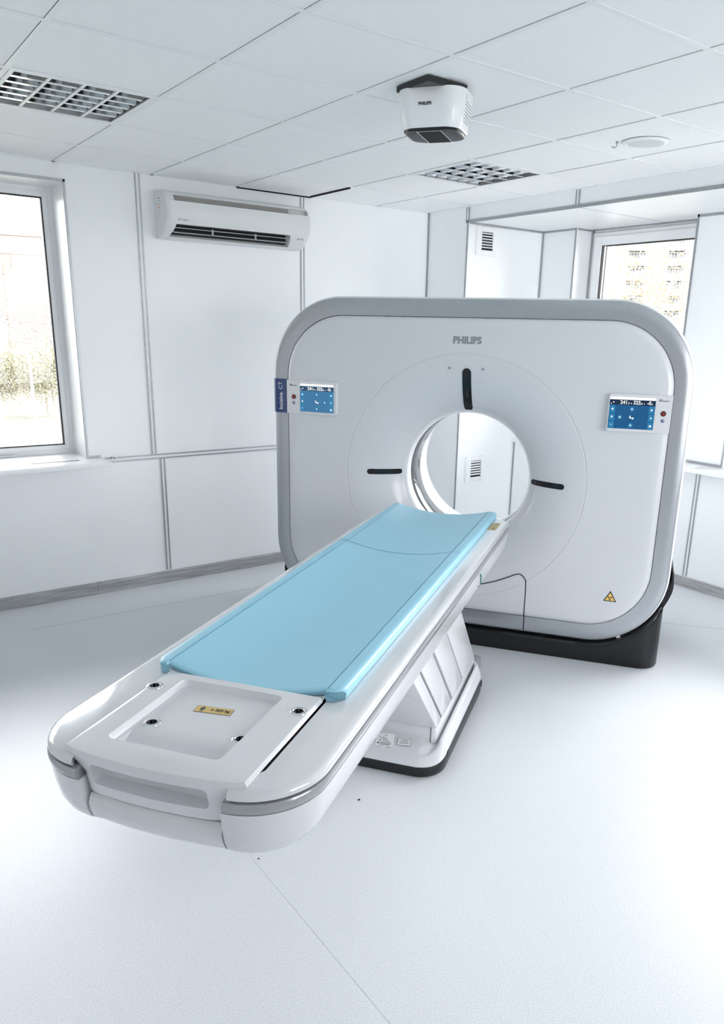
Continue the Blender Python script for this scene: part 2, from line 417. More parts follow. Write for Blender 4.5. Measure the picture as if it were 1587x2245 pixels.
# window 3 (right, mostly out of frame)
win = MB(); frame_x(win, -1.7, 0, .95, 2.622, .045, XW, XW + .075, PVC); win.box(XW + .01, XW + .07, -1.7, 0, 2.62, ZS, PVC)
w3 = st(win.build('window_3', bevel=.003, seg=1))
s = MB(); frame_x(s, -1.67, -.03, .99, 2.59, .068, XW - .012, XW + .06, PVC); s.build('sash', w3, bevel=.003, seg=1)
g = MB(); g.box(XW + .020, XW + .026, -1.6, -.1, 1.06, 2.524, GLASS); g.build('pane', w3, smooth=0)
s = MB(); s.box(4.150, XC, -1.8, .103, .905, .940, SILLM); s.box(XC, XW + .02, -1.7, 0, .905, .940, SILLM); s.build('window_sill', w3, bevel=.003)

# unseen windows added behind the camera, sized for the light they let in
for nm, lo, hi, ax in (('added_window_4', *RW[0], 'y'), ('added_window_5', *RW[1], 'x')):
    f = MB(); n_ = 4; w_ = (hi - lo) / n_
    for k in range(n_):
        if ax == 'y': frame_y(f, lo + k * w_, lo + (k + 1) * w_, RW[2], RW[3], .06, Y0 - .14, Y0 - .07, PVC)
        else: frame_x(f, lo + k * w_, lo + (k + 1) * w_, RW[2], RW[3], .06, X0 - .14, X0 - .07, PVC)
    w_o = st(f.build(nm, smooth=0))
    for k in range(n_):
        g = MB()
        if ax == 'y': g.box(lo + k * w_ + .06, lo + (k + 1) * w_ - .06, Y0 - .11, Y0 - .104, RW[2] + .06, RW[3] - .06, GLASS)
        else: g.box(X0 - .11, X0 - .104, lo + k * w_ + .06, lo + (k + 1) * w_ - .06, RW[2] + .06, RW[3] - .06, GLASS)
        g.build('pane', w_o, smooth=0)

# wall vents on the niche side
def vent(x0, x1, z0, z1, n, label):
    t = thing('wall_vent', label, 'vent', ((x0 + x1) / 2, YN, z0), 0, 'white wall vents in the niche')
    hw = (x1 - x0) / 2; h = z1 - z0; a, b_ = -hw * .46, hw * .68; c, d = h * .19, h * .83
    f = MB()
    f.box(-hw, a, -.012, 0, 0, h, ALUW); f.box(b_, hw, -.012, 0, 0, h, ALUW); f.box(a, b_, -.012, 0, 0, c, ALUW); f.box(a, b_, -.012, 0, d, h, ALUW)
    f.build('frame', t, bevel=.003)
    f = MB(); f.box(a - .002, b_ + .002, -.0015, -.0002, c - .002, d + .002, VOID); f.build('backing', t, smooth=0)
    for k in range(n):
        z = c + (d - c) * (k + .75) / (n + .5)
        f = MB(); p = (d - c) / n
        f.add([(a, -.0105, z - p * .02), (b_, -.0105, z - p * .02), (b_, -.003, z + p * .42), (a, -.003, z + p * .42), (a, -.0112, z + p * .05), (b_, -.0112, z + p * .05), (b_, -.0037, z + p * .48), (a, -.0037, z + p * .48)],
              [(0, 1, 2, 3), (7, 6, 5, 4), (0, 4, 5, 1), (1, 5, 6, 2), (2, 6, 7, 3), (3, 7, 4, 0)], ALUW)
        f.build('slat', t, smooth=0)
vent(3.600, 3.812, 2.412, 2.620, 6, 'white square louvred vent high in the window niche, above the scanner')
vent(3.612, 3.824, .588, .806, 6, 'white square louvred vent low on the wall, seen through the scanner bore')

# hex bolt on the wall strip beside the left sill
b1 = MB(); b1.cyl((.812, YA - .006, .952), .004, -.03, CHROME, 'y', 10); b1.cyl((.812, YA - .030, .952), .0095, -.012, CHROME, 'y', 6); b1.cyl((.812, YA - .0425, .952), .0045, .0012, BLK, 'y', 8)
b1.cyl((.812, YA - .012, .952), .008, -.008, CHROME, 'y', 12)
tag(b1.build('wall_bolt'), 'small metal bolt sticking out of the wall strip beside the left windowsill', 'bolt')

# ---------------------------------------------------------------- CT gantry
TH = R_(35.4); ROT = TH - pi / 2
UX = Vector((sin(TH), -cos(TH), 0)); TX = Vector((cos(TH), sin(TH), 0))
def place(u, t, h=0): return UX * u + TX * t + Vector((0, 0, h))
G = thing('ct_scanner', 'large white ring-shaped CT scanner gantry with silver rim and black base on the floor', 'scanner', place(1.003, 1.9), ROT)
CB = (0, 1.02)
NB = 224
ANG = [2 * pi * k / NB for k in range(NB)]
face_in = rrect(1.083, .832, .345, 24, 0, 1.07)
rim_out = rrect(1.176, .930, .425, 24, 0, 1.07)
def polar(poly): return [rayhit(poly, CB, a) for a in ANG]
RI, RO = polar(face_in), polar(rim_out)
def pt(r, a, y): return (CB[0] + r * cos(a), y, CB[1] + r * sin(a))
PROF = [(.3655, .150), (.370, .132), (.378, .119), (.3875, .1115), (.396, .1085), (.400, .104), (.405, .097), (.425, .081), (.45, .066), (.48, .050), (.52, .033), (.57, .017), (.62, .007), (.67, .0015), (.6895, 0), (.6915, .0025), (.6965, .0025), (.6985, 0)]
def prof_d(r):
    for (r0, d0), (r1, d1) in zip(PROF[:-1], PROF[1:]):
        if r0 <= r <= r1: return lerp(d0, d1, (r - r0) / (r1 - r0))
    return 0
rings = [[pt(r, a, d) for a in ANG] for r, d in PROF]
for fr in (.08, .25, .5, .75, .9): rings.append([pt(lerp(.6985, RI[k] - .034, fr), a, 0) for k, a in enumerate(ANG)])
for ins, d in ((.034, 0), (.026, .0025), (.017, .006), (.009, .011), (.003, .019), (0, .032)): rings.append([pt(RI[k] - ins, a, d) for k, a in enumerate(ANG)])
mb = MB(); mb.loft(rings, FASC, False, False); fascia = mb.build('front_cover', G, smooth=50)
def offs(poly, d): # grow around rectangle
    return d
def outl(o): return polar(rrect(1.176 + o, .930 + o, .425 + o, 24, 0, 1.07))
mb = MB(); mb.loft([[pt(RI[k] - .001, a, .0315) for k, a in enumerate(ANG)], [pt(RI[k] + .003, a, .024) for k, a in enumerate(ANG)], [pt(lerp(RI[k], RO[k], .5), a, .025) for k, a in enumerate(ANG)], [pt(RO[k] - .010, a, .029) for k, a in enumerate(ANG)], [pt(RO[k] - .003, a, .034) for k, a in enumerate(ANG)], [pt(RO[k], a, .044) for k, a in enumerate(ANG)]], SILV, False, False)
mb.build('rim_band', G, smooth=50)
O0, O1, O2 = outl(.0), outl(.008), outl(-.05)
bore_b = .44
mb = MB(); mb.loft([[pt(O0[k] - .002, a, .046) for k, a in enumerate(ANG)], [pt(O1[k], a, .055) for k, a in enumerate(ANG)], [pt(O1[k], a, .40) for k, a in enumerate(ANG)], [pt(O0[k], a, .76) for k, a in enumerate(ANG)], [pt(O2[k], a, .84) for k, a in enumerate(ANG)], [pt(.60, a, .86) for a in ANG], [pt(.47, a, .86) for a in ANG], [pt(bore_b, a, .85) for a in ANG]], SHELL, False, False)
mb.build('rear_shell', G, smooth=50)
mb = MB(); mb.loft([[pt(r, a, d) for a in ANG] for r, d in ((.3655, .150), (.362, .165), (.360, .19), (.360, .212))], LINER, False, False); mb.build('bore_lip', G, smooth=60)
mb = MB(); mb.loft([[pt(r, a, d) for a in ANG] for r, d in ((.3605, .212), (.3590, .214), (.3590, .418), (.3605, .420))], DARKRING, False, False); mb.build('scan_window', G, smooth=60)
mb = MB(); mb.loft([[pt(r, a, d) for a in ANG] for r, d in ((.360, .420), (.361, .45), (.372, .55), (.395, .70), (.43, .82), (bore_b, .85))], LINER, False, False); mb.build('bore_flare', G, smooth=60)
# laser slots that follow the dished front
def slot(name, ang, r0, r1, w):
    mb = MB(); L, Rr = [], []; n = 26
    for k in range(n + 1):
        r = lerp(r0, r1, sin(pi / 2 * k / n))
        ww = w
        if r1 - r < w: ww = math.sqrt(max(0, w * w - (w - (r1 - r)) ** 2))
        if r - r0 < .012: ww = w - .5 * (.012 - (r - r0))
        da = ww / r; L.append((r, ang - da)); Rr.append((r, ang + da))
    for eps, m in ((.0035, SLOT),):
        ring = [[pt(r, a, prof_d(r) - eps) for r, a in (p, q)] for p, q in zip(L, Rr)]
        base = [[pt(r, a, prof_d(r) + .004) for r, a in (p, q)] for p, q in zip(L, Rr)]
        mb.loft([[b0, f0, f1, b1] for (f0, f1), (b0, b1) in zip(ring, base)], m)
    o = mb.build(name, G, smooth=50); return o
sl = slot('laser_window', pi / 2, .384, .617, .0245); slot('laser_window', pi, .386, .573, .0155); slot('laser_window', 0, .384, .577, .0155)
mb = MB(); mb.box(-.004, .012, prof_d(.50) - .008, prof_d(.50) - .003, CB[1] + .46, CB[1] + .515, CHAR); mb.build('laser_lens', sl, smooth=0)
for x in (-.095, .093):
    mb = MB(); mb.cyl((x, -.001, 1.635), .006, .004, TEXTG, 'y', 14); mb.build('indicator_dot', G, smooth=0)
# lower service cover: seam line and raised plate
seam = [(-.06, .392), (.06, .397), (.158, .412), (.22, .432), (.272, .454), (.32, .478), (.350, .494), (.372, .498), (.391, .489), (.405, .472), (.411, .455), (.413, .40), (.413, .33), (.413, .245)]
full = [(-x, z) for x, z in seam[:0:-1] if x > .06] + seam
mb = MB()
for (x0, z0), (x1, z1) in zip(full[:-1], full[1:]):
    d = Vector((x1 - x0, z1 - z0)); n = Vector((-d.y, d.x)).normalized() * .0026
    y = -.0012
    mb.quad((x0 - n.x, y, z0 - n.y), (x1 - n.x, y, z1 - n.y), (x1 + n.x, y, z1 + n.y), (x0 + n.x, y, z0 + n.y), CHAR)
for s_ in (-1, 1):
    x = s_ * .413; ys = [(.270, -.0014), (.262, -.0003), (.252, .004), (.243, .012), (.2385, .020), (.236, .0225), (.20, .0235), (.160, .025), (.146, .030)]
    for (z0, y0), (z1, y1) in zip(ys[:-1], ys[1:]): mb.quad((x - .0028, y0 - .001, z0), (x + .0028, y0 - .001, z0), (x + .0028, y1 - .001, z1), (x - .0028, y1 - .001, z1), CHAR)
mb.build('cover_seam', fascia, smooth=0)
# writing on the front
text('maker_lettering', 'PHILIPS', .0505, TEXTG, fascia, (-.004, -.0005, 1.7835), (1, 0, 0), (0, 0, 1), .0008, .0022, sx=.975)
# radiation sign
tr = MB(); c = (.882, .420)
def tri(r, y, m): tr.add([(c[0] + r * cos(a), y, c[1] + r * sin(a)) for a in (pi / 2, pi / 2 + 2 * pi / 3, pi / 2 + 4 * pi / 3)], [(0, 1, 2)], m)
tri(.042, -.0008, TEXTD); tri(.031, -.0012, YEL)
for a0 in (90, 210, 330):
    arc = [(c[0] + r * cos(R_(a0 + 180 + d)), -.0016, c[1] - .001 + r * sin(R_(a0 + 180 + d))) for r, ds in ((.0035, (-28, 0, 28)), (.0125, (28, 10, -10, -28))) for d in ds]
    tr.add(arc, [tuple(range(len(arc)))], TEXTD)
tr.cyl((c[0], -.0018, c[1] - .001), .0022, .0004, TEXTD, 'y', 10)
tr.build('warning_triangle', G, smooth=0, fix=False)

# control panels
def panel(side):
    m = 1 if side > 0 else -1
    # outer extents (x towards the rim = xo, free edge = xi)
    if m < 0: xo, xi, z0, z1 = -1.083, -.755, 1.338, 1.533
    else: xo, xi, z0, z1 = 1.083, .768, 1.346, 1.540
    A = [(xo, z0), (xo, z1)]; r = .014
    arc1 = [(xi + m * r + r * cos(t), z1 - r + r * sin(t)) for t in [lerp(pi / 2, pi if m > 0 else 0, k / 5) for k in range(6)]]
    arc2 = [(xi + m * r + r * cos(t), z0 + r + r * sin(t)) for t in [lerp(pi if m > 0 else 0, (3 * pi / 2) if m > 0 else -pi / 2, k / 5) for k in range(6)]]
    poly = A + arc1 + arc2
    def yy(x, base): return base - .026 * min(1, abs(x - xo) / .30) - .002
    mb = MB(); mb.loft([[(x, .02, z) for x, z in poly], [(x, yy(x, 0) + .004, z) for x, z in poly], [(lerp(x, (xo + xi) / 2, .012), yy(x, 0), lerp(z, (z0 + z1) / 2, .02)) for x, z in poly]], GLOSSW)
    p = mb.build('control_panel', G, smooth=30)
    # screen lies in the sloping panel face
    def P(x, z, k=.0015): return (x, yy(x, 0) - k, z)
    if m < 0: s0, s1, b0, b1 = -.991, -.772, 1.353, 1.500; bx = -1.034
    else: s0, s1, b0, b1 = .775, 1.001, 1.362, 1.510; bx = 1.044
    main, navy = (SCR_A, SCR_AD) if m < 0 else (SCR_B, SCR_BD)
    q = MB(); q.quad(P(s0, b0), P(s1, b0), P(s1, b1), P(s0, b1), main)
    sc = q.build('screen', p, smooth=0)
    W, Hh = s1 - s0, b1 - b0
    def rect(u0, u1, v0, v1, m_, k): q.quad(P(s0 + W * u0, b0 + Hh * v0, k), P(s0 + W * u1, b0 + Hh * v0, k), P(s0 + W * u1, b0 + Hh * v1, k), P(s0 + W * u0, b0 + Hh * v1, k), m_)
    def disc(u, v, r_, m_, k, n=16): q.add([P(s0 + W * u + r_ * cos(2 * pi * i / n), b0 + Hh * v + r_ * sin(2 * pi * i / n), k) for i in range(n)], [tuple(range(n))], m_)
    q = MB()
    rect(0, 1, .825, 1, navy, .0019)
    rect(0, 1, 1.015, 1.095, SCR_W, .0019)
    for v0, v1 in ((.55, .80), (.28, .52), (.01, .25)):
        rect(.01, .13, v0, v1, SCR_T, .0019); rect(.87, .99, v0, v1, SCR_T, .0019)
    for u, v in ((.5, .69), (.5, .13), (.25, .40) if m > 0 else (.74, .40)): disc(u, v, .0115, SCR_T, .002)
    # white glyphs: hands, arrows, bed symbol
    for u, v, r_ in ((.07, .68, .0062), (.07, .41, .006), (.93, .68, .0062), (.93, .40, .005), (.5, .69, .0052), (.5, .13, .0052), ((.25 if m > 0 else .74), .40, .0052), (.035, .87, .0035), (.085, .915, .0045)): disc(u, v, r_ * .8, SCR_W, .0026, 8)
    rect(.045, .09, .125, .14, SCR_W, .0026); rect(.46, .56, .37, .40, SCR_W, .0026); rect(.46, .485, .40, .46, SCR_W, .0026); rect(.52, .55, .34, .38, SCR_W, .0026)
    rect(.91, .955, .09, .16, SCR_W, .0026); rect(.33, .67, .405, .409, SCR_T, .0021) if m > 0 else rect(.40, .45, .405, .409, SCR_T, .0021)
    rect(.498, .504, .47, .60, SCR_T, .0021)
    sl_ = Vector((1, -(.026 / .30) * (-1 if m > 0 else 1), 0))
    for body, u, sz in (('241', .31, .026), ('.7', .415, .013), ('325', .595, .026), ('.3', .695, .013), ('-0', .86, .026), ('.1', .925, .013)):
        vs, fs = text_verts(body, sz, P(s0 + W * u, b0 + Hh * (.912 if sz > .02 else .885), .0028), sl_, (0, 0, 1), .95, .0006)
        q.add(vs, fs, SCR_W)
    for u in (.475, .755): disc(u, .885, .003, SCR_W, .0026, 6)
    q.build('screen_symbols', sc, smooth=0, fix=False)
    # print, stop button, small round button
    q = MB()
    tx = bx - .016
    q.quad(P(bx - .028, b1 + .006), P(bx - .012, b1 + .006), P(bx - .012, b1 + .009), P(bx - .028, b1 + .009), TEXTD)
    q.quad(P(bx - .028, b1 + .000), P(bx + .022, b1 + .000), P(bx + .022, b1 + .003), P(bx - .028, b1 + .003), TEXTD); q.build('print_line', p, smooth=0, fix=False)
    q = MB(); yb = yy(bx, 0); q.cyl((bx, yb - .001, (1.436 if m < 0 else 1.447)), .0135, -.001, BLK, 'y', 24); q.cyl((bx, yb - .002, (1.436 if m < 0 else 1.447)), .0105, -.006, RED, 'y', 20, .009); q.build('stop_button', p)
    q = MB(); q.cyl((bx, yb - .001, (1.401 if m < 0 else 1.411)), .0085, -.001, NAVY, 'y', 20); q.cyl((bx + .0015, yb - .0021, (1.402 if m < 0 else 1.412)), .0035, -.0006, WHITE, 'y', 10); q.build('round_button', p)
panel(-1); panel(1)
# navy name plate wrapping the left rim
zz0, zz1 = 1.336, 1.5345
def rimx(z): return 1.176
mb = MB(); path = [(-1.0835, .0305), (-1.0835, .0205), (-1.09, .0195), (-1.13, .0205), (-1.160, .0235), (-1.172, .028), (-1.181, .036), (-1.186, .05), (-1.188, .09), (-1.188, .12)]
mb.loft([[(x, y, z) for x, y in path] for z in (zz0, zz1)], NAVY, False, False, close=False)
npl = mb.build('name_plate', G, smooth=50)
text('name_lettering', 'Incisive', .033, WHITE, npl, (-1.130, .0197, lerp(zz0, zz1, .345)), (0, 0, 1), (-1, 0, 0), .0005, .0002, sx=1.04)
text('name_lettering', 'CT', .034, WHITE, npl, (-1.132, .0197, lerp(zz0, zz1, .80)), (0, 0, 1), (-1, 0, 0), .0005, -.0005, sx=1.02)
# black base cradle
cc = (.751, .565); Ri, Ro = .452, .478
xs, rc, yf0 = 1.176, .115, .042
def yfront(x):
    a = abs(x) - (xs - rc)
    return yf0 if a <= 0 else yf0 + rc - math.sqrt(max(0, rc * rc - min(a, rc) ** 2))
def ztop(x): a = max(0, abs(x) - cc[0]); return cc[1] - math.sqrt(Ro * Ro - a * a)
plan = []
for k in range(61): plan.append((lerp(-xs + rc, xs - rc, k / 60), yf0))
for k in range(1, 15): a = -pi / 2 + pi / 2 * k / 14; plan.append((xs - rc + rc * cos(a), yf0 + rc + rc * sin(a)))
for k in range(15): a = pi / 2 * k / 14; plan.append((xs - rc + rc * cos(a), .74 - rc + rc * sin(a)))
for k in range(1, 60): plan.append((lerp(xs - rc, -xs + rc, k / 60), .74))
for k in range(15): a = pi / 2 + pi / 2 * k / 14; plan.append((-xs + rc + rc * cos(a), .74 - rc + rc * sin(a)))
for k in range(14): a = pi + pi / 2 * k / 14; plan.append((-xs + rc + rc * cos(a), yf0 + rc + rc * sin(a)))
def ins(p, d): return (p[0] * (1 - d / 1.176), lerp(p[1], .39, d / .35))
mb = MB()
mb.loft([[(*ins(p, .012), 0) for p in plan], [(*ins(p, .004), .002) for p in plan], [(*p, .012) for p in plan], [(*p, lerp(.012, ztop(p[0]), .5)) for p in plan], [(*p, ztop(p[0]) + .006) for p in plan]], CHAR, True, False)
AA = [lerp(-pi / 2, R_(0), k / 30) for k in range(31)]
def ro(a): return lerp(Ro, Ri + .004, sstep(R_(-16), R_(2), a))
outer = [(cc[0] + ro(a) * cos(a), cc[1] + ro(a) * sin(a)) for a in AA]
inner = [(cc[0] + Ri * cos(a), cc[1] + Ri * sin(a)) for a in AA]
flat = [lerp(-cc[0], cc[0], k / 20) for k in range(1, 20)]
op = [(-x, z) for x, z in outer[::-1]] + [(x, cc[1] - Ro) for x in flat] + outer
ip = [(-x, z) for x, z in inner[::-1]] + [(x, cc[1] - Ri) for x in flat] + inner
mb.loft([[(x, .78, z), (x, yfront(x) + .004, z), (x + (x2 - x) * .3, yfront(x), z + (z2 - z) * .3), (x + (x2 - x) * .7, yfront(x), z + (z2 - z) * .7), (x2, yfront(x2) + .006, z2), (x2, .78, z2)] for (x, z), (x2, z2) in zip(op, ip)], CHAR)
base = mb.build('base', G, smooth=40)
mb = MB(); mb.box(.7215, .7245, yf0 - .0012, yf0 + .01, .004, .113, VOID); mb.build('base_seam', base, smooth=0)
mb = MB(); mb.box(-.72, .7215, yf0 - .003, yf0 + .02, .090, .1145, SLOT); mb.build('base_ledge', base, bevel=.003, seg=2)
mb = MB(); mb.box(-.95, .95, .20, .70, .112, .17, BLK); mb.build('support_block', base, smooth=0)
for (x, z, w, h_) in ((.938, .168, .022, .018), (1.150, .505, .010, .05)):
    mb = MB(); mb.box(x, x + w, .075, .10, z - h_ / 2, z + h_ / 2, ALUW); mb.build('base_clip', base, smooth=0)

# ---------------------------------------------------------------- patient table
S0 = .9                                            # along-axis origin of the table
TB = thing('patient_table', 'white motorised patient table with grey trim, in front of the scanner', 'table', place(.993, S0), ROT)
def TB_(mb, *a, **k): return mb.shift((0, -S0, 0)).build(*a, **k)
SE = 1.555
def outline(o=0., n=14):
    """plan outline of the table top offset by o, right half then left half, starting at the far right; v, s"""
    hw = .358 + o; r = .185 + o; tip = -1.118 - o
    pts = [(hw - .022, SE), (hw, SE - .03)]
    def front(v): return tip + .42 * v * v
    vr = hw - r; sc = front(vr) + r
    # ellipse-like corner tangent to side
    for k in range(n + 1):
        a = -pi / 2 * k / n; pts.append((vr + r * cos(a) ** .92, sc + r * sin(a)))
    m = 10
    for k in range(1, m): pts.append((lerp(vr, 0, k / m), front(lerp(vr, 0, k / m))))
    right = pts; left = [(-v, s) for v, s in right[::-1]]
    return right + [(0, front(0))] + left
def clip_right(pts, v0):
    """part of the outline with v >= v0 (closed along v0)"""
    return [p for p in pts if p[0] >= v0]
# deck: right and left glossy top covers
def deck(sgn):
    rings = []
    for o, h in ((-.004, .866), (.0, .870), (.0, .878), (-.004, .885), (-.012, .8895), (-.024, .891)):
        pts = [p for p in outline(o) if p[0] >= .205]
        inner = [(.196, pts[-1][1] - .003), (.238, pts[-1][1] + .075), (.2385, SE)]
        rings.append([(sgn * v, s, h) for v, s in pts + inner])
    mb = MB(); mb.loft(rings, GLOSSW); return TB_(mb, 'deck_cover', TB, smooth=40)
dr = deck(1); dl = deck(-1)
# dark infill with the gap shade put into its colour, grey band, lower body
def loop(levels, m, vmin=None, vmax=None, cap=True):
    mb = MB()
    rings = []
    for o, h in levels:
        pts = outline(o)
        if vmin is not None: pts = [p for p in pts if p[0] >= vmin]; pts = pts + [(vmin, pts[-1][1]), (vmin, SE)]
        if vmax is not None: pts = [p for p in pts if abs(p[0]) <= vmax]; pts = [(vmax, pts[0][1] + .10), (vmax, pts[0][1])] + pts + [(-vmax, pts[-1][1]), (-vmax, pts[-1][1] + .10)]
        rings.append([(v, s, h) for v, s in pts])
    mb.loft(rings, m); return mb
for sg in (1, -1):
    mb = loop([(-.05, .72), (-.05, .80), (-.012, .83), (-.012, .867)], mat('gap_shade_grey', (.10, .102, .108), .5), vmin=.192).shift((0, .004, 0))
    if sg < 0: mb.v = [(-x, y, z) for x, y, z in mb.v]
    TB_(mb, 'gap_shade_infill', TB, smooth=0)
for sg in (1, -1):
    mb = loop([(-.008, .836), (0, .838), (.003, .846), (.003, .856), (0, .862), (-.010, .8635)], GREYB, vmin=.186)
    if sg < 0: mb.v = [(-x, y, z) for x, y, z in mb.v]
    TB_(mb, 'trim_band', TB, smooth=40)
    mb = loop([(-.085, .703), (-.060, .7045), (-.042, .711), (-.028, .725), (-.016, .75), (-.008, .785), (-.003, .82), (-.002, .8335), (-.012, .8345)], BODYW, vmin=.180)
    if sg < 0: mb.v = [(-x, y, z) for x, y, z in mb.v]
    TB_(mb, 'lower_cover', TB, smooth=40)
mb = loop([(-.085, .706), (-.060, .7075), (-.044, .713), (-.032, .726), (-.022, .75), (-.019, .768), (-.024, .782), (-.030, .790)], BODYW, vmax=.1725)
TB_(mb, 'foot_bumper', TB, smooth=40)
# cradle with the foot block
cs = [(.2325, .897), (.2265, .9045), (.2225, .906), (-.2225, .906), (-.2265, .9045), (-.2325, .897), (-.2325, .890), (-.1815, .855), (-.174, .845), (-.1705, .797), (.1705, .797), (.174, .845), (.1815, .855), (.2325, .890)]
def fs(v, h):                                       # front face position of the foot block
    s = -1.110 + .42 * v * v
    return s + max(0, (.896 - h)) * .14
mb = MB(); rings = []
for w_, h_, dy in ((.1665, .797, .004), (.1705, .7985, .0), (.1745, .845, 0), (.179, .8535, 0), (.2295, .8895, 0), (.2330, .8945, 0), (.2318, .9005, .001), (.2275, .9048, .0035), (.2215, .9060, .0085)):
    f_ = [(lerp(-w_, w_, k / 20), 0) for k in range(21)]
    rings.append([(v, fs(v, h_) + dy + (.006 if k in (0, 20) else .0015 if k in (1, 19) else 0), h_) for k, (v, _) in enumerate(f_)] + [(w_, -.664, h_), (-w_, -.664, h_)])
mb.loft(rings, GLOSSW)
cr = TB_(mb, 'cradle_foot', TB, smooth=30)
# recesses
c1 = MB()
def dz(z): return z
top = rrect(.150, .166, .018, 5, -.016 + .002, -.858); 
def rec(z, ins0, front):
    out = []
    for v, s in top: 
        s2 = s
        if s < -.90: s2 = max(s, front) if False else s
        out.append((v * 1.0, s2))
    return out
def wall(v, s, k): return (-.014 + (v + .014) * (1 - .045 * k), (s - .007 * k) if s > -.858 else s + .004 * k)
c1.loft([[(v, s - S0, .93) for v, s in top], [(v, s - S0, .9065) for v, s in top], [(wall(v, s, .5)[0], wall(v, s, .5)[1] - S0, .896) for v, s in top], [(wall(v, s, 1)[0], wall(v, s, 1)[1] - S0, .889) for v, s in top]], GLOSSW)
cut(cr, c1, 30)
c1 = MB(); hw2 = .1325
c1.loft([[(v, s - S0, h) for s, h in ((-.940, .8905), (-.958, .884), (-1.016, .848), (-1.018, .900), (-.99, .900), (-.940, .900))] for v in (-.014 - hw2, -.014 + hw2)], GLOSSW)
cut(cr, c1, 30)
c2 = MB(); pk = rrect(.151, .0265, .015, 5, -.004, .8535); 
c2.loft([[(v, -1.16 - S0, h) for v, h in pk], [(v, fs(v, h) + .004 - S0, h) for v, h in pk], [(v * .95, -1.065 - S0 + .42 * v * v * .5, .8535 + (h - .8535) * .86) for v, h in pk]], BODYW)
cut(cr, c2, 30)
for (v, s) in ((-.212, -.757), (.205, -.754), (-.122, -.903), (.121, -.899)):
    c = MB(); c.cyl((v, s - S0, .86), .0125, .08, BLK, 'z', 20); cut(cr, c, 30)
    zt = .906 if abs(v) > .15 else .8893
    q = MB(); ringp = []
    for rr, hh in ((.0130, .0012), (.0145, .0028), (.0185, .0030), (.0215, .0012), (.0222, -.001)):
        ringp.append([(v + rr * cos(2 * pi * k / 28), s - S0 + rr * sin(2 * pi * k / 28), zt + hh) for k in range(28)])
    q.loft(ringp, CHROME, False, False); q.loft([[(v + .0124 * cos(2 * pi * k / 28), s - S0 + .0124 * sin(2 * pi * k / 28), zt + hh) for k in range(28)] for hh in (-.021, .0012)] + [ringp[0]], BLK, False, False); q.cyl((v, s - S0, zt - .022), .0128, .002, BLK, 'z', 20); q.build('socket', cr, smooth=40)
# load label
lc = (-.012, -.796); q = MB(); lv = Vector((1, .10, 0)).normalized(); lw = Vector((-.10, 1, 0)).normalized()
def LP(a, b_, z=.8898): p = Vector((lc[0], lc[1] - S0, z)) + lv * a + lw * b_; return tuple(p)
q.quad(LP(-.050, -.0165), LP(.050, -.0165), LP(.050, .0165), LP(-.050, .0165), TEXTD); q.quad(LP(-.049, -.0155, .8900), LP(.049, -.0155, .8900), LP(.049, .0155, .8900), LP(-.049, .0155, .8900), GOLD)
lab = q.build('load_label', cr, smooth=0, fix=False)
q = MB(); x0 = -.031
q.add([LP(x0 + .0026 * cos(2 * pi * k / 10), .0098 + .0026 * sin(2 * pi * k / 10), .8903) for k in range(10)], [tuple(range(10))], TEXTD)
for a, b_, c_, d_ in ((-.0042, .0042, -.002, .0068), (-.0066, -.0048, -.002, .0062), (.0048, .0066, -.002, .0062), (-.0038, -.0006, -.0115, -.002), (.0006, .0038, -.0115, -.002)): q.quad(LP(x0 + a, c_, .8903), LP(x0 + b_, c_, .8903), LP(x0 + b_, d_, .8903), LP(x0 + a, d_, .8903), TEXTD)
vs, fs_ = text_verts('\u2264 205 kg', .0155, LP(.017, .001, .8904), lv, lw, .95, .0004); q.add(vs, fs_, TEXTD)
q.quad(LP(.013, -.0085, .8903), LP(.022, -.0085, .8903), LP(.022, -.0075, .8903), LP(.013, -.0075, .8903), TEXTD)
q.build('label_print', lab, smooth=0, fix=False)
# cradle under the mat: curved carbon shell
mb = MB(); NV = 18
def ctop(v): return .8775 + .028 * (v / .232) ** 2
vsx = [lerp(-.232, .232, k / NV) for k in range(NV + 1)]
sec = [(v, ctop(v)) for v in vsx] + [(.232, .897), (.20, .868), (-.20, .868), (-.232, .897)]
mb.loft([[(v, s, h) for v, h in sec] for s in (-.660, 1.548)], GLOSSW); TB_(mb, 'cradle_board', TB, smooth=40)
mb = MB(); mb.box(.2165, .2285, -.700, -.640, .885, .8965, CHROME); mb.cyl((.2225, -.70, .893), .0065, .07, CHROME, 'y', 14); TB_(mb, 'mat_clip', TB)
# warning sticker near the scanner end
q = MB()
def SP(a, b_, z=.8914): return (.263 + .062 * a, lerp(1.315, 1.468, b_) - S0, z)
for i in range(2):
    for j in range(3):
        q.quad(SP(i * .5 + .01, j / 3 + .01), SP(i * .5 + .49, j / 3 + .01), SP(i * .5 + .49, j / 3 + .32), SP(i * .5 + .01, j / 3 + .32), GOLD)
for i in range(2):
    for j in range(3):
        for k in range(3): q.quad(SP(i * .5 + .08 + .12 * k, j / 3 + .06, .8917), SP(i * .5 + .12 + .12 * k, j / 3 + .06, .8917), SP(i * .5 + .12 + .12 * k, j / 3 + .2, .8917), SP(i * .5 + .08 + .12 * k, j / 3 + .2, .8917), TEXTD)
        if (i + j) % 2: q.quad(SP(i * .5 + .04, j / 3 + .22, .8917), SP(i * .5 + .40, j / 3 + .22, .8917), SP(i * .5 + .30, j / 3 + .28, .8917), SP(i * .5 + .1, j / 3 + .28, .8917), TEXTD)
q.build('warning_sticker', dr, smooth=0, fix=False)
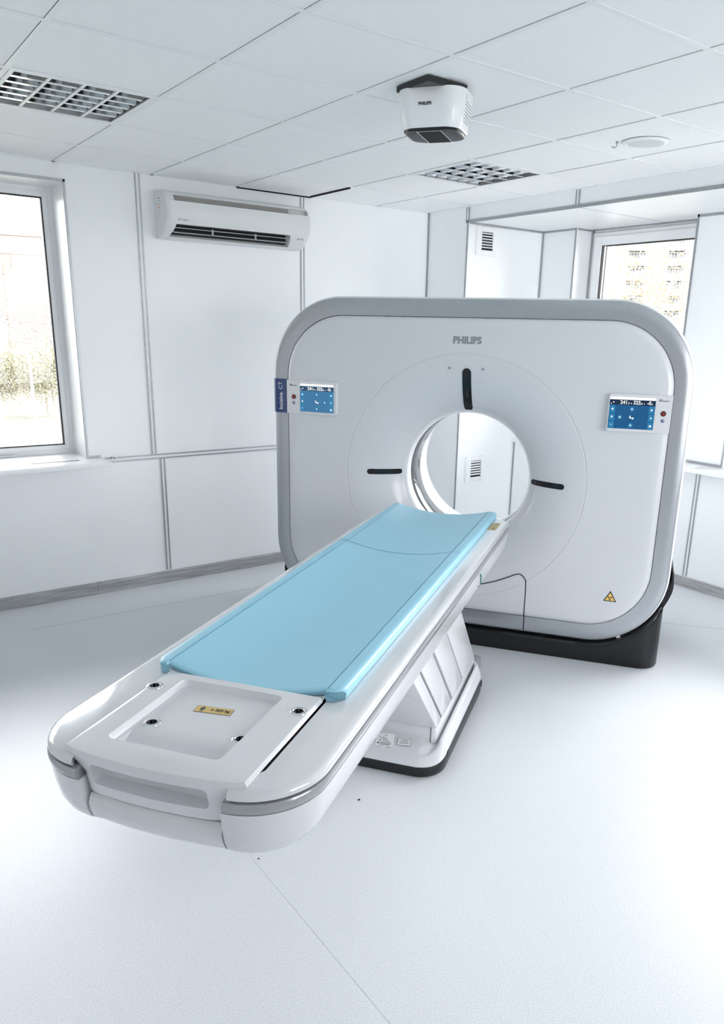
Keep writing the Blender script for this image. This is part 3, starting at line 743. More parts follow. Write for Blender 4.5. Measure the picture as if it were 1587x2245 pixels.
# green release mark on the side
q = MB(); arcp = [(.3585, .80 - S0 + .014 * cos(a) * 1.0, .800 + .022 * sin(a)) for a in [lerp(-1.2, 1.5, k / 10) for k in range(11)]]
q.tube(arcp, .003, GREEN, 6); q.cyl((.354, .782 - S0, .772), .006, .004, TEXTG, 'x', 12); q.build('release_button', TB)
# lifting column: four leaning shells
ks = [.540, .642, .831, 1.052, 1.336]
for k in range(4):
    a, b_ = ks[k] + (.0 if k == 0 else .010), ks[k + 1] - (.010 if k < 3 else 0)
    hv = .257 - .0025 * (k % 2)
    zb, zt = .190, .735
    mb = MB(); mb.loft([[(-hv, a, zb), (hv, a, zb), (hv, b_, zb), (-hv, b_, zb)], [(-hv, a - (zt - zb), zt), (hv, a - (zt - zb), zt), (hv, b_ - (zt - zb), zt), (-hv, b_ - (zt - zb), zt)]], BODYW)
    TB_(mb, 'lift_cover', TB, bevel=.008 if k == 0 else .003, seg=2)
mb = MB(); hv = .246; zb, zt = .16, .73; mb.loft([[(-hv, .585, zb), (hv, .585, zb), (hv, 1.35, zb), (-hv, 1.35, zb)], [(-hv, .585 - (zt - zb), zt), (hv, .585 - (zt - zb), zt), (hv, 1.35 - (zt - zb), zt), (-hv, 1.35 - (zt - zb), zt)]], BLK); TB_(mb, 'lift_core', TB, smooth=0)
mb = MB(); mb.prism(rrect(.252, .402, .02, 4, 0, .958), BODYW, .10, .186); pl_ = TB_(mb, 'plinth', TB, smooth=40, bevel=.004)
mb = MB(); mb.box(.226, .2285, .5543, .557, .105, .185, BLK); TB_(mb, 'plinth_seam', pl_, smooth=0)
# base tray and black skirt
def bo(o): 
    p = rrect(.305 + o, .487 + o, .125 + o, 16, 0, .917)
    return p
def sk_top(s): return lerp(.0515, .095, sstep(.44, .62, s))
mb = MB(); mb.loft([[(v, s, z if k < 3 else sk_top(s) + z) for v, s in bo(o)] for k, (o, z) in enumerate(((-.012, .0), (-.006, .006), (0, .03), (0, -.007), (-.004, 0), (-.02, .001)))], SKIRT); sk = TB_(mb, 'skirt', TB, smooth=40)
for (s, z) in ((.563, .066), (1.30, .066)):
    q = MB(); q.box(.3035, .3056, s - .010, s + .010, z - .016, z + .016, VOID); TB_(q, 'skirt_hole', sk, smooth=0)
def trayz(s, side, front): return lerp(front, side, sstep(.45, .64, s))
rings = []
for o, zs, zf in ((-.003, .0945, .0510), (-.001, .100, .0550), (-.008, .130, .0605), (-.020, .160, .0670), (-.028, .168, .0710), (-.036, .166, .0750), (-.042, .150, .0780), (-.046, .118, .0800), (-.052, .112, .0830), (-.12, .118, .138)):
    rings.append([(v, s, trayz(s, zs, zf)) for v, s in bo(o)])
mb = MB(); mb.loft(rings, BODYW); tray = TB_(mb, 'base_tray', TB, smooth=50)
q = MB()
def plate(c, hw, hh, z, ang, rows, border=False):
    a = Vector((cos(ang), sin(ang), 0)); b_ = Vector((-sin(ang), cos(ang), 0))
    def P(x, y, k): return tuple(Vector((c[0], c[1] - S0, k)) + a * x + b_ * y)
    if border:
        q.quad(P(-hw, -hh, 0), P(hw, -hh, 0), P(hw, hh, 0), P(-hw, hh, 0), TEXTD); q.quad(P(-hw * .965, -hh * .92, .0002), P(hw * .965, -hh * .92, .0002), P(hw * .965, hh * .92, .0002), P(-hw * .965, hh * .92, .0002), PAPER)
    else: q.quad(P(-hw, -hh, 0), P(hw, -hh, 0), P(hw, hh, 0), P(-hw, hh, 0), PAPER)
    for x0, x1, y, t in rows:
        q.quad(P(x0 * hw, (y - t) * hh, .0004), P(x1 * hw, (y - t) * hh, .0004), P(x1 * hw, (y + t) * hh, .0004), P(x0 * hw, (y + t) * hh, .0004), TEXTD)
    return
def tplate(name, c, hw, hh, z0, rows, border):
    global q
    q = MB(); plate((c[0], c[1]), hw, hh, 0, R_(4), rows, border)
    q.v = [(x, y, 0.81 * (y + S0 - c[1]) + lz) for x, y, lz in ((p[0], p[1], z0 + p[2]) for p in q.v)]
    q.build(name, tray, smooth=0, fix=False)
tplate('rating_label', (.034, .5077), .040, .027, .1052, [(-.1, .15, .75, .03), (-.7, -.5, .5, .03), (-.4, .1, .42, .03), (-.7, -.45, .22, .03), (-.4, .3, .2, .03), (-.7, -.4, 0, .03), (-.25, .55, -.02, .03), (-.8, -.6, -.32, .10), (-.5, .75, -.25, .035), (-.5, .78, -.42, .03), (-.5, .6, -.55, .025), (-.75, -.4, -.8, .03), (.25, .85, -.8, .03)], False)
tplate('notice_label', (.120, .5144), .029, .011, .1106, [(-.5, .55, .55, .07), (-.75, .8, .1, .07), (-.75, .7, -.35, .07)], True)
# pale cable cover on the floor behind the table foot
mb = MB(); mb.prism(rrect(.10, .05, .02, 5, .16, 1.47), mat('grey_cover', (.30, .31, .33), .45), .0, .13); TB_(mb, 'cable_cover', TB, smooth=40, bevel=.012, seg=3)

# mat on the table: thing of its own
M_ = thing('table_mat', 'long light blue padded vinyl mat lying on top of the patient table', 'mat', place(.993, S0, .89), ROT)
def mtop(v):
    a = abs(v)
    if a <= .240: return .8935 + .0335 * (a / .240) ** 2.0 - (.0028 if a > .2375 else 0)
    if a <= .252: return .9275
    return .9275 - .0035 * ((a - .252) / .032) ** 1.6
vsx = [-.284, -.2815, -.276, -.265, -.252, -.2425, -.240, -.2375] + [lerp(-.232, .232, k / 22) for k in range(23)] + [.2375, .240, .2425, .252, .265, .276, .2815, .284]
def mz(v):
    z = mtop(v)
    e = .284 - abs(v)
    if e < .008: z -= .010 * (1 - e / .008) ** 2
    return z
def ends(v, far):
    if far: return 1.565 
    a = abs(v)
    if a < .238: return -.648 - .012 * (1 - (a / .238) ** 2)
    return -.655 + .03 * max(0, (a - .262) / .022) 
ts = [0, .0015, .004, .010] + [lerp(.02, .98, k / 60) for k in range(61)] + [.992, .997, .999, 1]
rings_t, rings_b = [], []
sg = .742
for t in ts:
    rt, rb = [], []
    for v in vsx:
        s = lerp(ends(v, 0), ends(v, 1), t); z = mz(v)
        de = min(s - ends(v, 0), ends(v, 1) - s)
        if de < .008: z -= .006 * (1 - de / .008) ** 2
        rt.append((v, s - S0, z - .89)); rb.append((v * .993, s - S0, max(.892 if abs(v) > .236 else .8795 + .028 * (v / .232) ** 2, 0) - .89 + .0012 if abs(v) > .236 else .880 + .028 * (v / .232) ** 2 - .89))
    rings_t.append(rt); rings_b.append(rb[::-1])
mb = MB(); mb.loft([a + b_ for a, b_ in zip(rings_t, rings_b)], MATB)
mb.build('padding', M_, smooth=40)
mb = MB()
for sgn in (1, -1):
    mb.loft([[(sgn * .2386, s - S0, .9252 - .89), (sgn * .2414, s - S0, .9278 - .89)] for s in (-.645, 1.562)], MATG, False, False, close=False)
    pts = []
mb.loft([[(v, sg - .0022 - S0, mz(v) + .0007 - .89), (v, sg + .0022 - S0, mz(v) + .0007 - .89)] for v in vsx[2:-2] if not .236 < abs(v) < .2405], MATG, False, False, close=False)
mb.build('welded_seam', M_, smooth=40, fix=False)

# ---------------------------------------------------------------- air conditioner
AX0, AX1, AZ = 1.207, 2.268, 2.366
ac = thing('air_conditioner', 'white wall mounted split air conditioner high on the left wall', 'air conditioner', ((AX0 + AX1) / 2, YA, AZ))
def AP(p): return (p[0] - (AX0 + AX1) / 2, p[1] - YA, p[2] - AZ)
sec = [(0, .002), (.055, 0), (.10, .008), (.150, .034), (.186, .064), (.202, .088), (.2165, .130), (.218, .17), (.212, .215), (.199, .243), (.176, .268), (.145, .284), (.10, .293), (.05, .296), (0, .296)]
def acsec(x, f=1., cz=.148): return [(x, -d * f if d > .001 else -d, cz + (z - cz) * (1 - (1 - f) * .35)) for d, z in sec]
hx = (AX1 - AX0) / 2
mb = MB(); mb.loft([acsec(-hx, .93), acsec(-hx + .006, .975), acsec(-hx + .016, 1), acsec(hx - .03, 1), acsec(hx - .012, .96), acsec(hx - .003, .88), acsec(hx, .80)], ACW)
body = mb.build('housing', ac, smooth=32)
# intake slot and outlet mouth
c = MB(); c.loft([[(x, -y, z) for y, z in ((.30, .222), (.30, .2475), (.150, .258), (.150, .222))] for x in (-hx + .055, hx - .018)], ACG); 
body.parent = None; body.location = ac.location; cut(body, c.shift(ac.location), 32) if False else None
body.location = (0, 0, 0)
cut(body, c, 32)
c = MB(); c.loft([[(x, -y, z) for y, z in ((.30, .135 - .06), (.186, .066), (.120, .018), (.12, -.05), (.02, .10), (.10, .13), (.16, .10), (.30, .0801))] for x in (-hx + .050, hx - .145)], VOID)
c = MB(); c.loft([[(x + dx, -y, z) for (y, z), dx in zip(((.230, .060), (.205, .0815), (.160, .105), (.075, .085), (.075, .040), (.112, .0105), (.125, -.02)), [k * sg_ for k in (.0, -.012, -.012, 0, 0, .018, .018)])] for x, sg_ in ((-hx + .060, -1), (hx - .150, 1))], VOID)
cut(body, c, 32); body.parent = ac
mb = MB(); mb.loft([[(x, -.152, .2225), (x, -.152, .255)] for x in (-hx + .057, hx - .15)], ACG, False, False, close=False); mb.loft([[(x, -.153, .2225), (x, -.214, .2235)] for x in (-hx + .057, hx - .15)], ACG, False, False, close=False); mb.build('intake_grille', ac, smooth=0)
mb = MB(); mb.box(-hx + .062, hx - .155, -.110, -.078, .030, .088, VOID); mb.build('outlet_backing', ac, smooth=0)
for (d0, z0), (d1, z1) in (((.193, .060), (.140, .066)), ((.160, .034), (.112, .044))):
    mb = MB(); mb.loft([[(x, -d0, z0), (x, -(d0 * .75 + d1 * .25), z0 + .0065), (x, -d1, z1 + .004), (x, -d1, z1), (x, -(d0 * .75 + d1 * .25), z0 + .001)] for x in (-hx + .068, hx - .166)], ACW); mb.build('louvre_blade', ac, smooth=40)
for x in (-hx + .33, hx - .415):
    mb = MB(); mb.box(x - .0025, x + .0025, -.168, -.150, .040, .074, ACW); mb.build('blade_bracket', ac, smooth=0)
# front panel slightly proud, with a rim line
fpx0, fpx1 = -hx + .022, hx - .012
fs_ = [(.202, .0905), (.2175, .130), (.2193, .17), (.2133, .2155), (.2115, .2215)]
mb = MB(); mb.loft([[(x, -d - .002, z) for d, z in fs_] + [(x, -d + .006, z) for d, z in fs_[::-1]] for x in (fpx0, fpx1)], ACW); fp = mb.build('front_panel', ac, smooth=40)
# little maker mark: slanted flag plus word
q = MB(); mx0 = -hx + .075; yy_ = lambda z: -(.2175 + (z - .130) * .045) - .0028
def AQ(x, z): t = (z - .0905) / (.130 - .0905); return (x, -lerp(.202, .2175, t) - .0030, z)
q.add([AQ(mx0, .104), AQ(mx0 + .006, .104), AQ(mx0 + .012, .116), AQ(mx0 + .018, .118), AQ(mx0 + .006, .118)], [(0, 1, 2, 3, 4)], TEXTG)
vs, f_ = text_verts('DAIKIN', .0125, AQ(mx0 + .044, .1095), (1, 0, 0), (0, -.36, 1), 1.15, .0002); q.add(vs, f_, TEXTG)
q.build('maker_mark', fp, smooth=0, fix=False)
# display marks on the lower right
q = MB(); q.tube([(hx - .063 + .010 * cos(a), -.186 - .004 * sin(a) - .004, .062 + .010 * sin(a)) for a in [lerp(-.4, 3.4, k / 12) for k in range(13)]], .0016, TEXTG, 6)
q.box(hx - .098, hx - .092, -.190, -.182, .060, .070, TEXTG); q.box(hx - .090, hx - .080, -.192, -.184, .064, .067, TEXTG); q.build('indicator_marks', ac, smooth=0)
# rating sticker on the left cheek
q = MB(); X_ = -hx - .0046
q.quad((X_ + .0035, -.075, .250), (X_ + .0035, -.115, .250), (X_ + .0035, -.115, .130), (X_ + .0035, -.075, .130), PAPER)
for z, y0, y1, m in ((.242, -.08, -.11, TEXTD), (.225, -.095, -.112, TEXTD), (.208, -.078, -.090, TEXTD), (.205, -.103, -.110, TEXTD)): q.quad((X_ + .003, y0, z), (X_ + .003, y1, z), (X_ + .003, y1, z - .005), (X_ + .003, y0, z - .005), m)
q.quad((X_ + .003, -.078, .195), (X_ + .003, -.094, .195), (X_ + .003, -.094, .178), (X_ + .003, -.078, .178), ORANGE)
for k in range(4): q.quad((X_ + .003, -.080, .172 - k * .010), (X_ + .003, -.110, .172 - k * .010), (X_ + .003, -.110, .1695 - k * .010), (X_ + .003, -.080, .1695 - k * .010), TEXTG)
q.build('rating_sticker', ac, smooth=0, fix=False)

# ---------------------------------------------------------------- ceiling projector unit
PJ = thing('ceiling_positioning_unit', 'white box shaped positioning camera hanging from the ceiling, with black underside', 'camera unit', place(1.025, .985, H), ROT)
hw_, hd_, rr_ = .136, .122, .074
def ring(hw, hd, r, z, y=0): return [(x, yy2 + y, z) for x, yy2 in rrect(hw, hd, r, 12)]
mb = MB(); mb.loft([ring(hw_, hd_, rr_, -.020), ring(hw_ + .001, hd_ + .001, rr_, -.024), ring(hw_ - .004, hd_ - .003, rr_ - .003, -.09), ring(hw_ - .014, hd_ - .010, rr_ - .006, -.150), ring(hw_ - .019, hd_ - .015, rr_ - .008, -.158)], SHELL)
pb = mb.build('housing', PJ, smooth=50)
mb = MB(); mb.loft([ring(hw_ - .020, hd_ - .016, rr_ - .012, -.150), ring(hw_ - .0205, hd_ - .0165, rr_ - .012, -.1605), ring(hw_ - .026, hd_ - .022, rr_ - .016, -.168)], SLOT); mb.build('bezel', PJ, smooth=50)
mb = MB(); mb.loft([ring(hw_ - .03, hd_ - .028, rr_ - .022, -.1675), ring(hw_ - .034, hd_ - .032, rr_ - .022, -.1695)], mat('grey_plate', (.075, .077, .08), .55, spec=.3)); mb.build('bottom_plate', PJ, smooth=50)
mb = MB(); mb.box(-.050, .050, -.095, .095, -.1705, -.169, CHROME); mb.box(-.046, .046, -.091, .091, -.1712, -.1705, mat('lens_black', (.004, .004, .005), .6, spec=.15)); mb.build('lens_window', PJ, smooth=0)
# mount plate aligned with the ceiling grid (turned against the unit)
mp = []
for sx, sy in ((-1, -1), (1, -1), (1, 1), (-1, 1)):
    p = Vector((sx * .098, sy * .098)); a = -ROT
    mp.append((p.x * cos(a) - p.y * sin(a) - .006, p.x * sin(a) + p.y * cos(a) - .052))
mb = MB(); mb.prism(mp, BLK, -.022, -.0005); mb.build('mount_plate', PJ, smooth=0)
text('maker_lettering', 'PHILIPS', .0160, TEXTD, pb, (-.012, -hd_ - .0002, -.078), (1, 0, 0), (0, -.03, 1), .0006, .0003, sx=1.05)
for k in range(7):
    mb = MB(); z = -.060 - k * .0115
    mb.add([(hw_ - .0015 - .004 * (-z - .024) / .07, -.055, z), (hw_ - .0015 - .004 * (-z - .024) / .07, .050, z), (hw_ - .0015 - .004 * (-z - .024) / .07, .050, z - .0022), (hw_ - .0015 - .004 * (-z - .024) / .07, -.055, z - .0022)], [(0, 1, 2, 3)], TEXTG)
    mb.v = [(x + .0022, y, z2) for x, y, z2 in mb.v]
    mb.build('vent_slot', PJ, smooth=0, fix=False)
mb = MB(); mb.box(.1350, .1362, -.052, -.050, -.052, -.024, TEXTG); mb.build('cover_joint', PJ, smooth=0)

# ---------------------------------------------------------------- louvre ceiling lights
def ceiling_light(i, j, label, axis):
    t = thing('ceiling_light', label, 'ceiling light', ((i + .5) * T, (j + .5) * T, H), 0 if axis else pi / 2, 'louvre ceiling lights')
    h = .287
    mb = MB(); frame_in = .268
    for a, b_, c_, d_ in ((-h, h, -h, -frame_in), (-h, h, frame_in, h), (-h, -frame_in, -frame_in, frame_in), (frame_in, h, -frame_in, frame_in)): mb.box(a, b_, c_, d_, .000, .004, TBAR)
    mb.box(-h, h, -h, h, .075, .078, TBAR)
    for a, b_, c_, d_ in ((-h, h, -h, -h + .002), (-h, h, h - .002, h), (-h, -h + .002, -h, h), (h - .002, h, -h, h)): mb.box(a, b_, c_, d_, .004, .075, TBAR)
    mb.build('frame', t, smooth=0)
    w = frame_in * 2; pitch = w / 4
    for k in range(4):
        x = -frame_in + (k + .5) * pitch
        # parabolic reflector trough
        n = 8; ring_ = []
        for q_ in range(n + 1):
            u = lerp(-1, 1, q_ / n); ring_.append((x + u * pitch * .49, .072 - .060 * abs(u) ** 2.2))
        mb = MB(); mb.loft([[(a, y, z) for a, z in ring_] for y in (-frame_in, frame_in)], MIRR, False, False, close=False); mb.build('reflector', t, smooth=60, fix=False)
        mb = MB(); mb.cyl((x, -frame_in + .01, .056), .013, w - .02, TUBE, 'y', 12); mb.build('lamp_tube', t)
        npl_ = 6
        for b in range(1, npl_):
            mb = MB(); y = -frame_in + w * b / npl_
            mb.loft([[(a, y - .0125, .004 + .002), (a, y + .0125, .006), (a, y + .001, .046), (a, y - .001, .046)] for a in (x - pitch * .46, x, x + pitch * .46)], MIRR)
            mb.build('cross_blade', t, smooth=0)
    for k in range(1, 4):
        x = -frame_in + k * pitch
        mb = MB(); mb.loft([[(x - .007, y, .003), (x + .007, y, .003), (x + .001, y, .03), (x - .001, y, .03)] for y in (-frame_in, frame_in)], MIRR if not axis else ALUW); mb.build('divider', t, smooth=0)
ceiling_light(0, 1, 'square louvre ceiling light above the left window, cut by the left edge of the photo', True)
ceiling_light(4, 1, 'square mirror louvre ceiling light in the ceiling above the scanner', False)

# round ceiling speaker and hook
sp = thing('ceiling_speaker', 'round white flush ceiling speaker with grey cloth grille', 'speaker', (2.727, -.283, H))
mb = MB(); mb.loft([[(r * cos(2 * pi * k / 40), r * sin(2 * pi * k / 40), z) for k in range(40)] for r, z in ((.112, .0), (.112, -.003), (.104, -.008), (.092, -.009), (.088, -.006), (.088, 0))], TBAR, False, False); mb.build('ring', sp, smooth=40)
mb = MB(); mb.loft([[(r * cos(2 * pi * k / 40), r * sin(2 * pi * k / 40), z) for k in range(40)] for r, z in ((.0885, -.004), (.086, -.0065), (.05, -.008), (.01, -.0085))], SPKG); mb.build('grille', sp, smooth=40)
mb = MB(); p0 = Vector((2.632, -.188, H)); mb.tube([p0 + Vector(d) for d in ((0, 0, .004), (0, 0, -.016), (-.006, .006, -.024), (-.013, .012, -.024), (-.017, .016, -.017))], .0024, TEXTG, 6); mb.cyl((2.632, -.188, H - .003), .007, .004, TEXTG, 'z', 10)
tag(mb.build('ceiling_hook'), 'tiny dark metal hook in the ceiling beside the round speaker', 'hook')

# crumbs on the floor
for (x, y, lb, s) in ((.756, -.715, 'dark crumb on the floor just in front of the table base', .006), (.257, -.806, 'dark crumb on the floor below the foot end of the table', .004)):
    mb = MB(); mb.loft([[(x + s * f * (1 + .3 * sin(3 * a)) * cos(a), y + s * f * .7 * sin(a), z) for a in [2 * pi * k / 9 for k in range(9)]] for f, z in ((.8, .0005), (1, s * .3), (.5, s * .8))], CHAR)
    tag(mb.build('floor_crumb'), lb, 'crumb', 'crumbs on the floor')

# ---------------------------------------------------------------- outside
GZ = -8.
def mext(name, c, **k): return mat(name, c, .9, **k)
GRASS = mext('pale_grass', (.135, .137, .108), mottle=(.25, (.118, .124, .092)))
PATH = mext('pale_path', (.17, .17, .168))
EBW = mext('ext_wall_white', (0.310, 0.305, 0.300))
EPINK = mext('ext_brick_pink', (0.310, 0.263, 0.242), mottle=(.4, (0.300, 0.248, 0.227)))
EWIN = mext('ext_window', (.285, .297, .315))
EDK = mext('ext_dark', (.19, .20, .215))
ELINE = mext('ext_joint', (0.263, 0.238, 0.227))
ERAIL = mext('ext_rail', (.285, .288, .295))
TRK = mext('ext_trunk', (0.352, 0.319, 0.286))
LEAFY = mext('leaf_yellow', (.37, .355, .255), mottle=(1.5, (.31, .30, .205)))
LEAFO = mext('leaf_orange', (.40, .335, .25), mottle=(1.5, (.35, .285, .205)))
LEAFG = mext('leaf_olive', (.31, .27, .245), mottle=(1.5, (.265, .23, .205)))
LAMPM = mext('ext_lamp_pale', (0.597, 0.612, 0.625))

mb = MB(); mb.box(-120, 260, 8, 300, GZ - .5, GZ, GRASS); mb.box(8, 260, -120, 8, GZ - .5, GZ, GRASS)
mb.add([(-60, 80, GZ + .02), (60, 78, GZ + .02), (60, 80.2, GZ + .02), (-60, 82.2, GZ + .02)], [(0, 1, 2, 3)], PATH)
g = st(mb.build('ground', smooth=0))
def building(name, label, loc, rz, w, d, h, wallm):
    t = thing(name, label, 'building', loc, rz)
    mb = MB(); mb.box(-w / 2, w / 2, 0, d, 0, h, wallm); mb.box(-w / 2 - .2, w / 2 + .2, -.2, d, h, h + .6, wallm); mb.build('wall', t, smooth=0)
    return t
def face(az): return R_(az) - pi / 2
# pink brick block beyond the left window
az = 77.9; D = 130
def ext(az, D): return (-.79 + D * cos(R_(az)), -2.93 + D * sin(R_(az)), GZ)
A_ = building('apartment_building', 'pale pink brick block of flats seen through the left window', ext(78.55, D), face(78.5), 9.6, 10, 21.5, EPINK)
for k in range(7):
    mb = MB(); mb.box(-4.8, 4.8, -.05, .01, 2.2 + k * 2.8, 2.32 + k * 2.8, ELINE); mb.build('floor_joint', A_, smooth=0)
for x in (-2.2, .6):
    mb = MB(); mb.box(x, x + .07, -.05, .01, 0, 21.5, ELINE); mb.build('panel_joint', A_, smooth=0)
B_ = building('apartment_building', 'white block of flats at the left edge of the left window', ext(80.2, 118), face(80), 5.4, 10, 21.0, EBW)
for k in range(7):
    for x in (.2, 1.6):
        mb = MB(); mb.box(x, x + .8, -.08, .01, 1.2 + k * 2.8, 2.7 + k * 2.8, EWIN); mb.build('window', B_, smooth=0)
mb = MB(); mb.box(1.0, 1.9, 1, 3, 21, 22.6, EBW); mb.box(-.5, .2, 1, 3, 21, 22.2, EWIN); mb.build('chimney', B_, smooth=0)
mb = MB(); mb.box(.3, 3.2, -2.2, 0, 5.3, 6.3, mext('ext_red', (.62, .40, .36))); mb.build('porch_roof', B_, smooth=0)
# large panel block beyond the right window
C_ = building('apartment_building', 'large white panel block of flats with balconies beyond the right window', ext(36.1, 170), face(36.1), 40, 12, 36, EBW)
def cw(x, w, z, h, m, name='window', n=0):
    mb = MB(); mb.box(x - w / 2, x + w / 2, -.1, .02, z, z + h, m)
    for k in range(n): mb.box(x - w / 2 + w * (k + 1) / (n + 1) - .06, x - w / 2 + w * (k + 1) / (n + 1) + .06, -.14, .0, z, z + h, EBW)
    mb.build(name, C_, smooth=0)
for k in range(6):
    z = 12.6 + 2.78 * k
    for x, w, n in ((-6.5, 1.3, 2), (-4.8, .8, 0), (1.2, .6, 0), (2.8, 1.2, 2), (8.6, 1.1, 1)): cw(x, w, z, 1.5, EWIN, n=n)
    for x, w in ((-1.8, 3.3), (5.7, 3.2)):
        mb = MB(); mb.box(x - w / 2, x + w / 2, -1.2, 0, z - .75, z - .6, ELINE); mb.box(x - w / 2, x + w / 2, -1.2, -1.1, z - .6, z + .55, EBW if (k + int(x)) % 2 else ERAIL); 
        for q_ in range(7): mb.box(x - w / 2 + w * q_ / 6 - .04, x - w / 2 + w * q_ / 6 + .04, -1.2, -1.12, z + .55, z + 1.6, ERAIL)
        mb.box(x - w / 2, x + w / 2, -1.2, 0, z + 1.6, z + 1.72, EDK if (k == 1 and x < 0) or (k == 2 and x > 0) else ELINE); mb.box(x - w / 2 + .2, x + w / 2 - .2, -.08, .02, z - .5, z + 1.5, EWIN)
        mb.build('balcony', C_, smooth=0)
mb = MB(); mb.box(-9.6, -8.0, -.12, 0, 0, 36, EPINK); mb.build('pink_panel', C_, smooth=0)
for k in range(6):
    mb = MB(); mb.box(-20, 20, -.05, .01, 11.5 + 2.78 * k, 11.58 + 2.78 * k, ELINE); mb.build('floor_joint', C_, smooth=0)
# trees
def tree(label, loc, h, r, leaf, nleaf, ls, cz=.58):
    t = thing('tree', label, 'tree', loc, random.uniform(0, 6), 'bare spring trees outside')
    rnd = random.Random(int(loc[0] * 31 + loc[1] * 17))
    mb = MB(); mb.tube([(0, 0, 0), (.05 * r, .02 * r, h * .3), (.0, .06 * r, h * .6), (.03 * r, 0, h * .95)], [h * .016, h * .012, h * .008, h * .002], TRK, 8); mb.build('trunk', t, smooth=60)
    mb = MB(); tips = []
    for k in range(34):
        z0 = h * rnd.uniform(.25, .85); a = rnd.uniform(0, 2 * pi); L = r * rnd.uniform(.5, 1.05) * (1.1 - abs(z0 / h - .5)); up = rnd.uniform(.2, .8) * L
        p1 = Vector((L * .5 * cos(a), L * .5 * sin(a), z0 + up * .4)); p2 = Vector((L * cos(a), L * sin(a), z0 + up))
        mb.tube([(0, 0, z0), p1, p2], [h * .005, h * .003, h * .001], TRK, 5); tips += [p1, p2, (p1 + p2) / 2]
    mb.build('branches', t, smooth=60)
    mb = MB(); vs, fs2 = [], []
    for k in range(nleaf):
        c_ = rnd.choice(tips); p = c_ + Vector((rnd.gauss(0, r * .17), rnd.gauss(0, r * .17), rnd.gauss(0, r * .20)))
        u = Vector((rnd.gauss(0, 1), rnd.gauss(0, 1), rnd.gauss(0, 1))).normalized() * ls * rnd.uniform(.6, 1.3); w = u.orthogonal() * .6
        o = len(vs); vs += [p - u, p + w, p + u, p - w]; fs2.append((o, o + 1, o + 2, o + 3))
    mb.add(vs, fs2, leaf); mb.build('foliage', t, smooth=0, fix=False)
tree('pale orange budding tree outside the right window, in front of the white panel block', ext(34.6, 38), 14.2, 3.6, LEAFO, 9000, .06)
tree('yellowish budding tree outside the right window, left of the orange one', ext(37.2, 52), 10.6, 3.4, LEAFY, 7000, .075)
tree('bare brownish tree nearest the window frame, outside the left window', ext(77.0, 96), 12.5, 4.6, LEAFG, 7000, .10)
tree('tall bare brownish tree behind the white lamp post, outside the left window', ext(78.6, 104), 13.5, 5, LEAFG, 7000, .10)
tree('low yellow leafing tree behind the white lamp post, outside the left window', ext(78.2, 90), 7.0, 4.0, LEAFY, 7500, .10)
tree('low yellow leafing tree beside the window frame, outside the left window', ext(76.5, 91), 7.4, 3.6, LEAFY, 7500, .10)
tree('low yellow leafing tree at the left edge, outside the left window', ext(80.3, 92), 6.6, 3.6, LEAFY, 7000, .10)
# street lamps
def lamp(label, loc, h):
    t = thing('street_lamp', label, 'street lamp', loc, face(78), 'street lamps on the lawn')
    mb = MB(); mb.tube([(0, 0, 0), (0, 0, h * .5), (0, 0, h)], [.16, .12, .09], LAMPM, 10); mb.build('post', t)
    mb = MB(); mb.tube([(0, 0, h - .05), (-.15, 0, h + .12), (-.5, 0, h + .2)], .06, LAMPM, 8); mb.build('arm', t)
    mb = MB(); mb.loft([[(x, .16 * w * cos(a), h + .2 + .11 * w * sin(a)) for a in [2 * pi * k / 10 for k in range(10)]] for x, w in ((-.4, .4), (-.6, 1), (-.95, 1.1), (-1.15, .7), (-1.2, .3))], LAMPM); mb.build('lamp_head', t, smooth=60)
lamp('tall white street lamp with a curved head on the lawn outside the left window', (13.34, 62.56, GZ), 7.3)
lamp('white street lamp cut by the left edge of the left window', (11.0, 63.2, GZ), 7.6)

# ---------------------------------------------------------------- light
W = bpy.data.worlds.new('sky'); S.world = W; W.use_nodes = True
bg = W.node_tree.nodes['Background']; bg.inputs['Color'].default_value = (.962, .979, 1.0, 1); bg.inputs['Strength'].default_value = 1.0
nt = W.node_tree; tc = nt.nodes.new('ShaderNodeTexCoord')                # overcast sky, brighter towards the veiled sun on the right
dp = nt.nodes.new('ShaderNodeVectorMath'); dp.operation = 'DOT_PRODUCT'; dp.inputs[1].default_value = Vector((.78, .30, .45)).normalized()
mx = nt.nodes.new('ShaderNodeMath'); mx.operation = 'MAXIMUM'; mx.inputs[1].default_value = 0
pw = nt.nodes.new('ShaderNodeMath'); pw.operation = 'POWER'; pw.inputs[1].default_value = 2.5
ma = nt.nodes.new('ShaderNodeMath'); ma.operation = 'MULTIPLY_ADD'; ma.inputs[1].default_value = 1.6; ma.inputs[2].default_value = .9
nt.links.new(tc.outputs['Generated'], dp.inputs[0]); nt.links.new(dp.outputs['Value'], mx.inputs[0]); nt.links.new(mx.outputs[0], pw.inputs[0]); nt.links.new(pw.outputs[0], ma.inputs[0]); nt.links.new(ma.outputs[0], bg.inputs['Strength'])
W.cycles.sampling_method = 'AUTOMATIC'
def portal(name, loc, rot, sx, sy):
    l = bpy.data.lights.new(name, 'AREA'); l.shape = 'RECTANGLE'; l.size = sx; l.size_y = sy; l.cycles.is_portal = True
    o = bpy.data.objects.new(name, l); COL.objects.link(o); o.location = loc; o.rotation_euler = rot
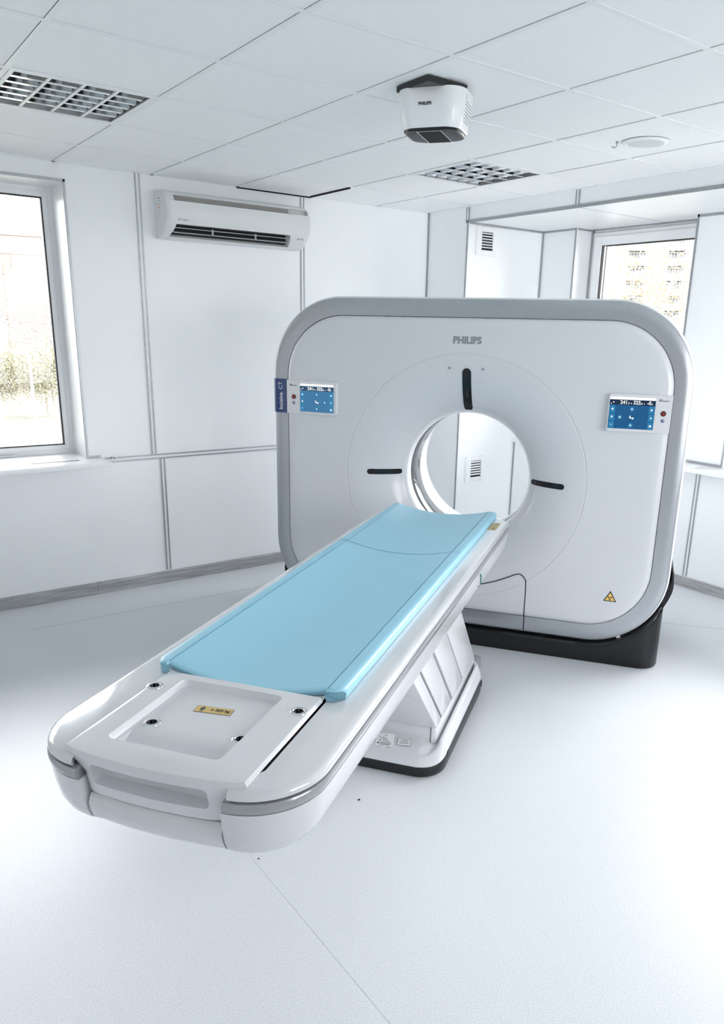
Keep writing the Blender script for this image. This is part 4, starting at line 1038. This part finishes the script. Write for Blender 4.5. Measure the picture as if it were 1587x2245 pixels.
portal('daylight_portal', ((W1L + W1R) / 2, YF + .12, 1.8), (-pi / 2, 0, 0), W1R - W1L, 1.7)
portal('daylight_portal', ((RW[0][0] + RW[0][1]) / 2, Y0 - .15, 1.725), (pi / 2, 0, 0), RW[0][1] - RW[0][0], 1.75)
portal('daylight_portal', (X0 - .15, (RW[1][0] + RW[1][1]) / 2, 1.725), (0, -pi / 2, 0), 1.75, RW[1][1] - RW[1][0])
portal('daylight_portal', (XW + .12, .97, 1.8), (0, pi / 2, 0), 1.7, 1.1)
portal('daylight_portal', (XW + .12, -.85, 1.8), (0, pi / 2, 0), 1.7, 1.7)

# ---------------------------------------------------------------- camera
cam = bpy.data.cameras.new('camera'); co = bpy.data.objects.new('camera', cam); COL.objects.link(co); S.camera = co
yaw, pitch, roll = 0.9270077256970479, 0.2861365357261748, 0.02389665335348795
F = Vector((cos(yaw) * cos(pitch), sin(yaw) * cos(pitch), -sin(pitch)))
Rr = F.cross(Vector((0, 0, 1))).normalized(); U = Rr.cross(F)
R2 = Rr * cos(roll) + U * sin(roll); U2 = -Rr * sin(roll) + U * cos(roll)
co.matrix_world = Matrix(((R2.x, U2.x, -F.x, -0.7913497241614909), (R2.y, U2.y, -F.y, -2.930789440146935), (R2.z, U2.z, -F.z, H - 0.9176236395540445), (0, 0, 0, 1)))
cam.sensor_fit = 'AUTO'; cam.sensor_width = 36; cam.lens = 1681.724 / 2245 * 36
cam.shift_x = (793.5 - 849.897) / 2245; cam.shift_y = (1216.731 - 1122.5) / 2245
cam.clip_start = .05; cam.clip_end = 600

vs_ = S.view_settings
S.display_settings.display_device = 'sRGB'
vs_.view_transform = 'Standard'; vs_.look = 'None'; vs_.gamma = 1; vs_.use_curve_mapping = False
vs_.exposure = EXPO
S.cycles.use_denoising = True
S.cycles.max_bounces = 16; S.cycles.diffuse_bounces = 12; S.cycles.glossy_bounces = 10; S.cycles.transparent_max_bounces = 12; S.cycles.sample_clamp_indirect = 6
S.cycles.caustics_reflective = False; S.cycles.caustics_refractive = False
